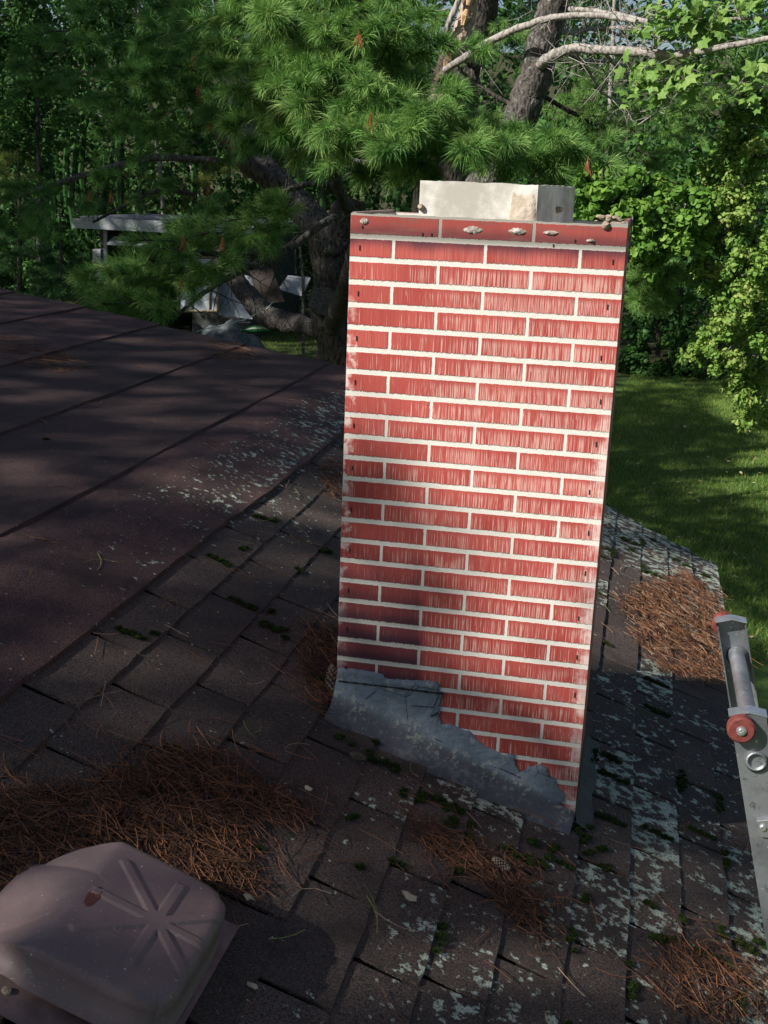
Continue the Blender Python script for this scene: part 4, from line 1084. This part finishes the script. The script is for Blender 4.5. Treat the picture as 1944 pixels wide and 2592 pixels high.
for (px, py, Y) in ((428, 190, 7.2), (418, 120, 7.5), (452, 265, 7.6), (300, 160, 8.5), (395, 520, 6), (390, 610, 6), (610, 445, 6.6), (775, 75, 5.4), (800, 255, 5), (1270, 350, 5.6), (570, 230, 6.2), (240, 420, 8), (190, 420, 8), (450, 405, 8), (500, 305, 8), (480, 520, 6.3)):
    b = at(px, py, Y); tufts(dn_, np.array([b, b + (0, 0, -.03)]), np.array([[0, 0, -1.], [.1, 0, -1]]), 16, .075, .0014, (.1, .65))
dn_.build('dead_needles', M_['needle_dead'], pine)

# --- the leaning pine that passes behind the flue
b = gbase(840, 13.6)
lean = empty('leaning_pine', b, 'grey leaning pine trunk crossing behind the flue to the upper right', 'tree')
mb = MB(); tube_s(mb, [b + (0, 0, -.2)] + [at(x_, y_, Y_) for x_, y_, Y_ in ((865, 760, 13.5), (930, 600, 13.4), (985, 490, 13.3), (1050, 390, 13.2), (1105, 290, 13.1), (1145, 200, 13.), (1172, 110, 13), (1195, 20, 13), (1235, -120, 13), (1290, -300, 13))], np.array([120, 110, 95, 86, 74, 70, 66, 62, 60, 54, 44]) / 2 * mpp(13.2), 14, .12)
mb.build('trunk', M_['bark'], lean, smooth=True)
def barelimb(parent, pts, mat_='bark_pale', tw=14, l=.5, nm='limb'):
    mb = MB(); path = limb(mb, pts, 7, .18)
    if tw: twigs(mb, path, tw, l, .1, .006)
    return mb.build(nm, M_[mat_], parent, smooth=True)
barelimb(lean, [(1165, 140, 12.9, 24), (1195, 120, 12.5, 22), (1240, 104, 12.2, 20), (1300, 108, 12, 18), (1380, 112, 11.8, 20), (1440, 118, 11.6, 18), (1500, 112, 11.4, 14), (1580, 98, 11.2, 13), (1680, 80, 11, 11)], tw=34, l=.6)
barelimb(lean, [(1230, 20, 12.6, 12), (1290, 25, 12.4, 11), (1350, 35, 12.2, 12), (1400, 48, 12, 10)], tw=16, l=.5)
barelimb(lean, [(1180, 60, 12.9, 14), (1230, 70, 13.2, 10), (1290, 62, 13.4, 8), (1350, 80, 13.6, 6)], tw=16, l=.6)
barelimb(lean, [(1190, 90, 13.2, 12), (1260, 130, 13.6, 8), (1330, 135, 13.9, 6), (1420, 170, 14, 4)], tw=24, l=.7)
cw = MB(); wd_ = MB()
sprays_at(cw, wd_, [(1270, 240, 100, 50, 14, 15, 20), (1370, 290, 60, 50, 14.5, 15.5, 9), (1290, 190, 60, 40, 14, 15, 6), (1040, 60, 60, 60, 14.5, 15.5, 8), (930, 60, 60, 70, 14, 15, 8), (1560, 130, 70, 40, 12, 12.6, 10), (1500, 210, 60, 40, 12.6, 13.4, 6), (1430, 270, 60, 50, 14, 15, 6)], L=.12, wd=.002, nn=30, l=.55, dirc=(.4, -1, -.2), shade=.6)
cw.build('crown', M_['needle'], lean); wd_.build('twig', M_['bark_dark'], lean)['kind'] = 'stuff'
for (pts) in ([(1160, 200, 13.3, 10), (1230, 240, 14, 9), (1290, 270, 14.4, 6)], [(1130, 240, 13.3, 8), (1060, 200, 13.6, 9), (990, 150, 13.8, 6)]):
    barelimb(lean, pts, 'bark_dark', 12, .5)

for pts in ([(1180, 30, 13.4, 9), (1240, -10, 13.8, 7), (1320, -20, 14, 5)], [(1300, 108, 12, 8), (1340, 150, 12.6, 7), (1400, 190, 13, 5)], [(1240, 104, 12.2, 8), (1270, 150, 12.4, 6), (1300, 200, 12.6, 5), (1360, 230, 12.8, 3)], [(1290, 62, 13.4, 8), (1370, 60, 13.2, 6), (1440, 90, 13, 4)]):
    barelimb(lean, pts, 'bark_pale', 18, .55)
# --- broken-topped trunk with peeling bark, and the dark trunk beside it
b = gbase(900, 15)
brk = empty('broken_pine', b, 'dead pine stem with peeling orange bark above the chimney top', 'tree')
mb = MB(); tube_s(mb, [b] + [at(x_, y_, 14.2) for x_, y_ in ((915, 420), (945, 210), (962, 145), (985, 105), (1000, 60), (1012, 20), (1025, -60))], np.array([50, 46, 42, 38, 40, 38, 34, 30]) / 2 * mpp(14.2), 11, .3); mb.build('trunk', M_['bark_broken'], brk, smooth=True)
for (x_, y_) in ((975, 118), (1000, 55), (962, 150), (1012, 12)):
    mb = MB(); p = at(x_, y_, 14.03); mb.tube([p, p + (.02, 0, .11), p + (.03, .02, .2)], [.03, .055, .02], 7, .5)
    mb.build('peeling_bark', M_['cut'], brk)
barelimb(brk, [(962, 150, 14, 14), (1000, 128, 13.4, 16), (1050, 95, 13, 16), (1110, 65, 12.6, 15), (1180, 42, 12.3, 14), (1240, 33, 12, 13), (1310, 35, 11.8, 12), (1375, 46, 11.6, 9)], tw=12, l=.5)
barelimb(brk, [(960, 110, 14, 14), (955, 90, 14, 14), (970, 50, 14, 13), (1000, -20, 14, 12)], tw=6, l=.5)
b = gbase(960, 16.5)
dk = empty('dark_pine', b, 'dark straight pine trunk just right of the peeling stem', 'tree')
mb = MB(); tube_s(mb, [b] + [at(x_, y_, 16) for x_, y_ in ((985, 250), (1010, 130), (1030, 60), (1055, -40), (1090, -200))], np.array([90, 80, 72, 66, 60, 50]) / 2 * mpp(16), 11, .15); mb.build('trunk', M_['bark_dark'], dk, smooth=True)
cw = MB(); wd_ = MB()
sprays_at(cw, wd_, [(1110, 30, 70, 60, 16, 17.5, 12), (1120, 160, 60, 60, 16, 17, 8), (900, 30, 90, 70, 16, 18, 12), (1000, 230, 90, 50, 15, 16, 8)], L=.12, wd=.002, nn=28, l=.6, shade=.2)
cw.build('crown', M_['needle_dim'], dk); wd_.build('twig', M_['bark_dark'], dk)['kind'] = 'stuff'

def leaftree(name, label, px, Y, crowns, mat_, size, n_per, trunk=None, bark='bark', group=None, cat='tree', tw=0, asp=.7, shade=None, straight=False):
    b = gbase(px, Y); root = empty(name, b, label, cat, group)
    mb = MB(); tops = []
    for (cx_, cy_, rx, ry, nC) in crowns:
        c = at(cx_, cy_, Y); k = mpp(Y); R = np.array([rx * k, max(rx, ry) * k * .8, ry * k])
        C = clumps(c, R, nC); tops.append((c, R))
        if mat_ == 'leaf_big': lobed(mb, C, n_per, .22, size * 1.25)
        else: leaves(mb, C, n_per, (max(R.min() * .3, size * 1.6) * np.ones(3)) * (.7 + .6 * rng.random((len(C), 1))), size, asp=asp, shade=shade)
    tm = MB()
    h0 = tops[0][0]; rt = (trunk or 14) / 2 * mpp(Y)
    lean_ = (h0 - b) * np.array([1, 1, 0])
    k1, k2 = (.0, .12) if straight else (.25, .6)
    path = tube_s(tm, [b + (0, 0, -.15), b + lean_ * k1 + (0, 0, (h0[2] - b[2]) * .45), b + lean_ * k2 + (0, 0, (h0[2] - b[2]) * (.95 if straight else .7)), h0, h0 + (0, 0, tops[0][1][2] * .8)], [rt * 1.25, rt, rt * .85, rt * .65, rt * .3], 8, .15)
    for c, R in tops[1:]:
        k = np.argmin(np.abs(path[:, 2] - (c[2] - abs(c[0] - h0[0]) * .5))); tube_s(tm, [path[k], (path[k] + c) / 2 + (0, 0, -.05), c], [rt * .5, rt * .35, rt * .15], 6, .1, 4)
    for c, R in tops:
        for _ in range(5):
            e = c + norm(rng.normal(size=3)) * R * .8; tm.tube([c, (c + e) / 2 + rng.normal(size=3) * .05, e], [rt * .25, rt * .18, rt * .06], 5, cap=False)
    tm.build('trunk', M_[bark], root, smooth=True)
    mb.build('crown', M_[mat_], root)
    return root
G1 = 'woodland trees behind the shed'
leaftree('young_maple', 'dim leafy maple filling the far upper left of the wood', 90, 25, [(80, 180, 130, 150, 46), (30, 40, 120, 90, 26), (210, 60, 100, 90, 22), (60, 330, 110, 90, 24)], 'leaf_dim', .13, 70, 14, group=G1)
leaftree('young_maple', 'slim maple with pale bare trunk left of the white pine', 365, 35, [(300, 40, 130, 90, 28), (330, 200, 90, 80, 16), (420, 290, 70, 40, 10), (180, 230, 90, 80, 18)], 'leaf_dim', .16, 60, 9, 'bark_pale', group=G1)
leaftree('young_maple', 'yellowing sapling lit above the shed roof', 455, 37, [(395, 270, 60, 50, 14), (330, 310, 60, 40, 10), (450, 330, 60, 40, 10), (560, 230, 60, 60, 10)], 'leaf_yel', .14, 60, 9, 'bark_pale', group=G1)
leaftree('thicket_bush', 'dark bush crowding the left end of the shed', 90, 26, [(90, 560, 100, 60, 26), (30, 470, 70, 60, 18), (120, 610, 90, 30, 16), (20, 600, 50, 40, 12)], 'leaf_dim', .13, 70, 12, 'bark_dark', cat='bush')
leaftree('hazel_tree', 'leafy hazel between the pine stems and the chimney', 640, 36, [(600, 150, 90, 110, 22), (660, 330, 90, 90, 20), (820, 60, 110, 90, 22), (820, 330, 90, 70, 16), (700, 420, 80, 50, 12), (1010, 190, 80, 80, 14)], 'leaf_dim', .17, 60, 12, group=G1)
leaftree('grape_thicket', 'sunlit broad-leaved grape thicket right behind the flue', 1330, 12, [(1300, 410, 65, 60, 24), (1370, 450, 80, 70, 26), (1420, 520, 70, 60, 18), (1290, 490, 50, 60, 14), (1440, 430, 50, 50, 8), (1470, 510, 60, 50, 22), (1390, 545, 50, 40, 14), (1500, 470, 40, 40, 8)], 'leaf', .078, 66, 8, 'bark_dark', cat='bush', asp=.95)
leaftree('maple_tree', 'pale green broad-leaved maple spray at the upper right', 2050, 11.5, [(1440, 40, 70, 35, 9), (1510, 70, 60, 50, 9), (1400, 170, 60, 26, 7), (1480, 180, 60, 40, 8), (1590, 20, 70, 40, 8), (1600, 180, 50, 40, 5)], 'leaf_big', .115, 9, 9, 'bark_pale', asp=1.0, straight=True)
leaftree('vine_tree', 'tall tree smothered in sunlit yellow green vines at the right edge', 1850, 12.3, [(1600, 330, 70, 90, 40), (1570, 450, 70, 90, 42), (1630, 560, 70, 110, 46), (1540, 560, 50, 70, 24), (1600, 700, 80, 90, 44), (1545, 760, 60, 50, 22), (1640, 230, 50, 60, 16)], 'leaf_yel', .056, 92, 22, 'bark', cat='tree', straight=True)
leaftree('sumac_bush', 'drooping yellow green bush overhanging the lawn at right', 1760, 13.5, [(1620, 780, 60, 60, 26), (1570, 740, 60, 40, 18), (1630, 880, 40, 60, 18), (1600, 840, 40, 40, 10), (1500, 755, 50, 20, 6)], 'leaf_yel', .09, 46, 8, 'bark', cat='bush', asp=.42, straight=True)
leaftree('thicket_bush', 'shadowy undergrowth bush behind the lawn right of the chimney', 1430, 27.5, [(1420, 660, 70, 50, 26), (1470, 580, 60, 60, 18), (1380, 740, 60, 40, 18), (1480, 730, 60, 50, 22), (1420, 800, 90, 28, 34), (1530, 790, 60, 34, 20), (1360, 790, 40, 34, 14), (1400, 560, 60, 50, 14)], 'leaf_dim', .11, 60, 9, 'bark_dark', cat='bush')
leaftree('birch_tree', 'thin tree with pale bare trunk seen between the dead branches', 1290, 31, [(1330, -40, 120, 60, 12), (1420, 240, 90, 60, 10), (1500, 320, 70, 70, 14), (1470, 430, 50, 60, 10)], 'leaf', .12, 40, 11, 'bark_pale')
# young pines
def youngpine(label, px, Y, regs, mat_='needle', shade=None, L=.13):
    b = gbase(px, Y); root = empty('young_pine', b, label, 'tree')
    mb = MB(); tp = at(px, min(r[1] - r[3] for r in regs), Y); tube_s(mb, [b, (b + tp) / 2, tp], [.06, .05, .015], 7); mb.build('trunk', M_['bark_dark'], root, smooth=True)
    cw = MB(); wd_ = MB(); sprays_at(cw, wd_, regs, L=L, wd=.0022, nn=28, l=.5, dirc=(0, -1, .1), shade=shade)
    cw.build('crown', M_[mat_], root); wd_.build('twig', M_['bark_dark'], root)['kind'] = 'stuff'
youngpine('small bright pine right of the chimney below the thicket', 1290, 13.5, [(1430, 600, 75, 30, 13, 14, 20), (1400, 575, 50, 26, 13, 14, 8), (1390, 640, 30, 30, 13.2, 14, 5)], shade=.6, L=.13)
youngpine('yellowish little pine lit between shed roof and pine limb', 440, 35.5, [(430, 400, 50, 40, 35, 36, 9), (330, 420, 60, 40, 35, 36, 9), (480, 370, 40, 30, 35, 36, 6)], 'needle_yel', L=.24)
youngpine('yellowish little pine at the left edge of the picture', 40, 20, [(30, 380, 60, 40, 19.5, 20.5, 10), (30, 350, 40, 30, 19.5, 20.5, 5)], 'needle_yel', L=.15)
youngpine('dark young pine in front of the left end of the shed', 130, 20, [(80, 560, 90, 60, 19, 21, 24), (30, 500, 60, 40, 19, 20, 8), (110, 620, 90, 26, 19, 20, 14), (150, 600, 40, 50, 19, 20, 8)], 'needle_dim', L=.15)

# --- far wood: one mass
fw = MB()
for (x0, x1, y0, y1, zt_, n_) in ((-34, -4, 36, 44, 12., 760), (-4, 5, 34, 42, 7., 150), (5, 12, 33, 40, 5.2, 110), (-40, -14, 28, 36, 9, 300), (-50, 14, 44, 54, 9.5, 1000), (-46, 16, 46, 56, 2, 500), (-8, 14, 28, 34, 1.5, 160)):
    C = np.stack([rng.uniform(x0, x1, n_), rng.uniform(y0, y1, n_), GZ + (zt_ - GZ) * rng.random(n_)], 1)
    leaves(fw, C, 46, np.array([1., 1., .8]), .26)
for _ in range(60):
    x, y = rng.uniform(-34, 12), rng.uniform(33, 42); h = rng.uniform(5, 9)
    fw.tube([(x, y, GZ), (x + rng.normal() * .3, y, GZ + h * .5), (x + rng.normal() * .5, y, GZ + h)], [.14, .11, .05], 6, a=.05)
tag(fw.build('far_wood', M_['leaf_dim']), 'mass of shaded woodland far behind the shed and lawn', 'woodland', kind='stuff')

# --- lawn: blades and fallen leaves
gm = MB(); n_ = 90000
gy_ = 8.5 + 19 * rng.random(n_) ** 1.0; gx_ = rng.uniform(-.8, 1, n_); 
gxv = np.where(rng.random(n_) < .8, .2 + (gy_ * .06 + .5) * 1. + rng.uniform(-1.6, 2.6, n_), rng.uniform(-9.5, -5.2, n_))
gyv = np.where(gxv < -4, rng.uniform(22, 31, n_), gy_)
l = .05 + .06 * rng.random(n_); d = norm(rng.normal(size=(n_, 3)) * .45 + (0, 0, 1)); s = norm(np.cross(d, rng.normal(size=(n_, 3)))) * .005
gzv = GZ + .05 * np.sin(gxv * .7) * np.cos(gyv * .6)
b0 = np.stack([gxv, gyv, gzv], 1)
V = np.stack([b0 - s, b0 + s, b0 + d * l[:, None]], 1).reshape(-1, 3)
gm.add(V, np.arange(3 * n_).reshape(-1, 3), np.repeat(np.clip(rng.random(n_) ** 1.5, 0, 1), 3))
tag(gm.build('lawn_grass', M_['grassm']), 'short green grass blades of the lawn', 'grass', kind='stuff')
gl = MB(); n_ = 130; yy = rng.uniform(8.5, 22, n_); leaves(gl, np.stack([.2 + yy * .06 + .5 + rng.uniform(-1., 2., n_), yy, np.full(n_, GZ + .07)], 1), 1, .01, .07, 2.)
tag(gl.build('leaf_litter', M_['dryleaf']), 'dry tan leaves scattered over the lawn', 'leaves', kind='stuff')

# ------------------------------------------------------------------ shed and the clutter round it
YS = 29.
shed = empty('shed', (at(440, 690, YS)[0], YS, GZ), 'low flat-roofed block shed with an open dark bay and pale fascia', 'shed')
k = mpp(YS)
pl_, pr_ = at(205, 600, YS), at(540, 600, YS)
ztop = at(300, 485, YS)[2]; xl, xr = pl_[0], pr_[0]
YB = YS + 4.2
mb = MB(); mb.box(((xl + xr) / 2, (YS + YB) / 2 - .2, ztop + .10), (xr - xl + .6, YB - YS + .8, .10)); mb.build('roof', M_['shedroof'], shed)
mb = MB(); mb.box(((xl + xr) / 2, YS - .64, ztop + .0), (xr - xl + .64, .06, .30)); mb.box((xl - .34, (YS + YB) / 2 - .2, ztop), (.06, YB - YS + .7, .30)); mb.build('fascia', M_['white_paint'], shed)
mb = MB(); xw = at(415, 600, YS)[0]
mb.box(((xw + xr) / 2, YS + .1, (GZ + ztop) / 2), (xr - xw, .2, ztop - GZ)); mb.box(((xl + xr) / 2, YB, (GZ + ztop) / 2), (xr - xl, .2, ztop - GZ)); mb.box((xl + .1, (YS + YB) / 2 + .2, (GZ + ztop) / 2), (.2, YB - YS - .4, ztop - GZ)); mb.box((xr - .1, (YS + YB) / 2 + .1, (GZ + ztop) / 2), (.196, YB - YS - .3, ztop - GZ - .02))
mb.build('wall', M_['shedwall'], shed)
mb = MB()
xp1 = at(222, 600, YS)[0]
for r_ in range(11):
    mb.box(((xl + xp1) / 2, YS + .08, GZ + .1 + r_ * .2), (xp1 - xl + (.01 if r_ % 2 else 0), .38, .192))
mb.build('block_pillar', M_['block'], shed)
mb = MB(); p_ = at(230, 600, YS - .15); mb.box((p_[0], YS - .15, (GZ + ztop - .2) / 2), (.10, .08, ztop - .2 - GZ)); mb.build('door_post', M_['white_paint'], shed)
mb = MB(); c = at(310, 523, YS - .3); mb.box((c[0], YS - .32, c[2]), (1.9, .5, .05), M3=np.array([[1, 0, 0], [0, .94, -.34], [0, .34, .94]])); mb.build('raised_door', M_['white_paint'], shed)
def leaning_panel(name, label, cat, poly, Y, tilt, mat_, thick=.04, frame=None):
    root = empty(name, (at(*poly[0], Y)[0], Y, GZ), label, cat)
    P = np.array([at(a, b, Y) for a, b in poly]); zmin = P[:, 2].min()
    P[:, 1] += (P[:, 2] - zmin) * tilt
    mb = MB(); n_ = len(P); V = np.concatenate([P, P + (0, thick, 0)])
    mb.add(V[[0, 1, 2, 3]], [[0, 1, 2, 3]]); mb.add(V[[4, 5, 6, 7]], [[3, 2, 1, 0]]); mb.add(V, [[q_, q_ + 4, (q_ + 1) % 4 + 4, (q_ + 1) % 4] for q_ in range(4)])
    mb.build('panel', M_[mat_], root)
    if frame:
        mb = MB()
        for q_ in range(4): mb.tube([P[q_] - (0, .03, 0), P[(q_ + 1) % 4] - (0, .03, 0)], .035, 4)
        for t_ in frame:
            mb.tube([P[0] + (P[1] - P[0]) * t_ - (0, .03, 0), P[3] + (P[2] - P[3]) * t_ - (0, .03, 0)], .03, 4)
        mb.tube([(P[0] + P[3]) / 2 - (0, .035, 0), (P[1] + P[2]) / 2 - (0, .035, 0)], .03, 4)
        mb.build('frame', M_['palewood'], root)
    return root
leaning_panel('window_frame', 'pale glazed door frame leaning against the shed front', 'door', [(385, 672), (470, 672), (470, 555), (385, 555)], 27.6, .12, 'panel', frame=(.35, .8))
leaning_panel('plywood_sheet', 'grey sheet standing right of the pale door frame', 'board', [(472, 680), (545, 690), (545, 600), (472, 580)], 27.9, .1, 'panel')
leaning_panel('wooden_board', 'dark brown framed board leaning beside the big pine', 'board', [(562, 658), (614, 652), (580, 580), (532, 586)], 26.5, .3, 'brownwood')
leaning_panel('white_sheet', 'white sheet heaped behind the leaning brown board', 'board', [(600, 625), (652, 640), (668, 600), (618, 596)], 27.2, .3, 'block')
mb = MB(); p_ = at(655, 640, 26.8); mb.tube([(p_[0] + .03, 26.8, GZ), at(655, 600, 26.8), at(648, 532, 26.8)], [.042, .04, .036], 8); tag(mb.build('wooden_post', M_['bark']), 'pale bare post standing beside the white sheet', 'post')
# tarp heap
mb = MB(); n_ = 28; c = at(490, 690, 26); U, Vv = np.meshgrid(np.linspace(-1, 1, n_), np.linspace(-1, 1, n_))
hh = np.clip(1 - (np.abs(U) ** 1.6 + Vv ** 2), 0, 1) ** .8 * .75 + rng.random(U.shape) * .05 + .10 * np.sin(U * 9 + Vv * 4) * np.clip(1 - U ** 2, 0, 1)
hh = np.maximum(hh, .02)
idx = np.arange(n_ * n_).reshape(n_, n_)
mb.add(np.stack([c[0] + U * 1.05, 26 + Vv * .9, GZ + hh], -1).reshape(-1, 3), np.stack([idx[:-1, :-1], idx[:-1, 1:], idx[1:, 1:], idx[1:, :-1]], -1).reshape(-1, 4))
tag(mb.build('plastic_tarp', M_['tarp'], smooth=True), 'grey plastic sheet draped over a heap in front of the shed', 'tarp')
mb = MB(); c = at(500, 683, 25.3)
for q_ in range(4): mb.box((c[0] + .12 * q_, 25.15 + .03 * q_, c[2] - .04 * q_), (.26, .12, .02), .2 * q_)
tag(mb.build('cloth_bundle', M_['stripe_cloth']), 'striped red and teal cloth showing on the plastic sheet', 'cloth')
mb = MB(); a_, b_ = at(520, 714, 24.6), at(610, 712, 24.6); mb.tube([a_, a_ * .7 + b_ * .3 + (0, 0, .02), a_ * .3 + b_ * .7 + (0, 0, .02), b_], [.03, .09, .09, .03], 10); tag(mb.build('sled', M_['green_plastic'], smooth=True), 'green plastic sled on the grass below the plastic sheet', 'sled')
# lying trunk
lt = empty('fallen_trunk', at(600, 690, 22), 'mottled fallen trunk slanting from the pine foot towards the shed', 'log')
mb = MB(); limb(mb, [(690, 712, 20, 36), (640, 700, 20.5, 44), (580, 685, 21, 50), (540, 645, 21.5, 46), (505, 600, 22, 40), (485, 570, 22.5, 34), (470, 540, 23, 26)], 11, .2); mb.build('log', M_['bark_shaded'], lt, smooth=True)
mb = MB(); P_ = [at(*q_) for q_ in ((590, 652, 20.3), (575, 668, 20), (530, 690, 19), (480, 702, 18), (425, 716, 17))]; mb.tube(P_, .008, 5); tag(mb.build('rope', M_['rope']), 'thin pale rope stretched from the fallen trunk to the roof edge', 'rope')
mb = MB(); c = at(135, 634, 25); mb.box(c, (.18, .1, .14), .6); mb.box(c + (-.08, 0, -.03), (.1, .16, .05), .2); tag(mb.build('paper_scrap', M_['bluewhite']), 'small pale blue scrap left of the shed', 'scrap')
mb = MB(); 
for q_ in range(4): a_ = at(150 + 8 * q_, 645 + 4 * q_, 25.5); mb.tube([a_, a_ + (.5, .3, .32 + .05 * q_)], .04, 5)
tag(mb.build('timber_stack', M_['brownwood']), 'dark timber offcuts stacked at the shed corner', 'timber')

# ------------------------------------------------------------------ unseen trees behind and left of view, crowns shaped to shade roof and wood
SU = np.array([math.cos(AZ), -math.sin(AZ), 0]); SV = np.array([math.sin(EL) * math.sin(AZ), math.sin(EL) * math.cos(AZ), math.cos(EL)])
def sm(x, a, b): t_ = np.clip((x - a) / (b - a), 0, 1); return t_ * t_ * (3 - 2 * t_)
def dens_a(u, v):  # crown density seen from the sun; gaps placed where light should land
    lo = -.40 - .14 * sm(u, .1, .5) - .36 * sm(u, .6, 1.2)
    win = sm(v, lo - .24, lo + .24) * sm(u, -1.45, -1.05) * (1 - sm(u, 1.55, 1.8))
    d_ = 1 - win
    for (a, b, r, w_) in ((-1.23, -.60, .30, .62), (-.94, -.57, .14, .6), (.80, -1.31, .24, .45), (.88, -1.10, .20, .42), (1.02, -.95, .18, .45), (-2.2, -.45, .2, .35), (.10, -.62, .15, .2)):
        d_ = d_ * (1 - w_ * np.exp(-((u - a) ** 2 + (v - b) ** 2) / r ** 2))
    return d_ * (1 - sm(v, .8, 1.2))
def dens_b(u, v):
    cut = 2.05 + np.clip(-u - 6.3, 0, 12) * .486
    d_ = 1 - sm(v, cut, cut + .35)
    for (a, b, r, w_) in ((-7.5, .95, .55, .75), (-10.3, 4.1, .42, 1.), (-10.45, 4.5, .4, 1.), (-9.4, 3.72, .32, .97), (-9.9, 3.85, .34, .95), (-8.3, 2.3, .22, .5), (-16.8, 6.55, .9, .6)): d_ = d_ * (1 - w_ * np.exp(-((u - a) ** 2 + (v - b) ** 2) / r ** 2))
    return d_
def holes_c(u, v): return (1 - np.exp(-((u + 10.3) ** 2 + (v - 4.1) ** 2) / .45 ** 2)) * (1 - np.exp(-((u + 10.5) ** 2 + (v - 4.55) ** 2) / .4 ** 2))
def dens_c(u, v): return holes_c(u, v) * np.maximum(sm(-u, 11.2, 12.2), sm(-u, 10.5, 11.2) * (1 - sm(v, 3.2, 3.9))) * .92
def shadetree(label, u0, u1, v0, v1, t0, dt, fn, layers, size, mat_='leaf_dim', holes=0.):
    n_ = int((u1 - u0) * (v1 - v0) * layers / (size * size * .42))
    u, v = rng.uniform(u0, u1, n_), rng.uniform(v0, v1, n_)
    hz = np.zeros(n_)
    if holes:
        hx = np.sin(u * 2.1 + 1.3 * np.sin(v * 1.7)) * np.sin(v * 2.6 + 1.1 * np.sin(u * 1.3)) + .5 * np.sin(u * 5.3 + v * 3.1); hz = holes * (hx > .75)
    keep = rng.random(n_) < fn(u, v) * (1 - hz); u, v = u[keep], v[keep]
    P = u[:, None] * SU + v[:, None] * SV + (t0 + dt * rng.normal(size=len(u)))[:, None] * SUN
    c = P.mean(0)
    ok_ = (v < -1.0) | (u < -2.2); lo_ = P[ok_][rng.integers(0, ok_.sum(), 14)]
    c = c if fn is not dens_a else -3.2 * SU - 1.4 * SV + 14 * SUN
    root = empty('shade_oak', (c[0] - 1, c[1], GZ), label, 'tree')
    mb = MB(); leaves(mb, P, 1, .02, size, .3); mb.build('crown', M_[mat_], root)
    tm = MB(); b = np.array([c[0] - 1, c[1], GZ]); pth = tube_s(tm, [b, b + (.1, 0, (c[2] - GZ) * .45), c + (-.3, 0, -.5), c + (0, 0, 1.2)], [.34, .27, .16, .06], 9)
    for e in lo_:
        k = rng.integers(len(pth) // 2, len(pth)); tube_s(tm, [pth[k], (pth[k] + e) / 2 + (0, 0, .2), e], [.07, .05, .015], 5, .1, 4)
    tm.build('trunk', M_['bark'], root, smooth=True)
shadetree('tall unseen oak behind the camera, its crown shaped to shade the roof', -6.2, 2.2, -3.2, 1.2, 14, 1.0, dens_a, 5.4, .15)
shadetree('unseen oak left of the house, its crown shaped to shade the near lawn', -17.5, -5.4, -1, 8., 13, 1.2, dens_b, 4.6, .22)
shadetree('broad unseen oak beyond the left edge, its crown shaped to shade the pine stems', -17, -11, -1, 6.2, 13, 1.5, dens_c, 3., .3, holes=.45)
shadetree('great unseen oak beyond the left edge, its crown shaped to shade the shed', -25, -16, -1, 10, 14, 1.5, dens_c, 3.2, .35, holes=.45)
shadetree('farthest unseen oak beyond the left edge, its crown shaped to shade the far wood', -36, -24, -1, 12, 15, 1.5, dens_c, 3.2, .4, holes=.45)
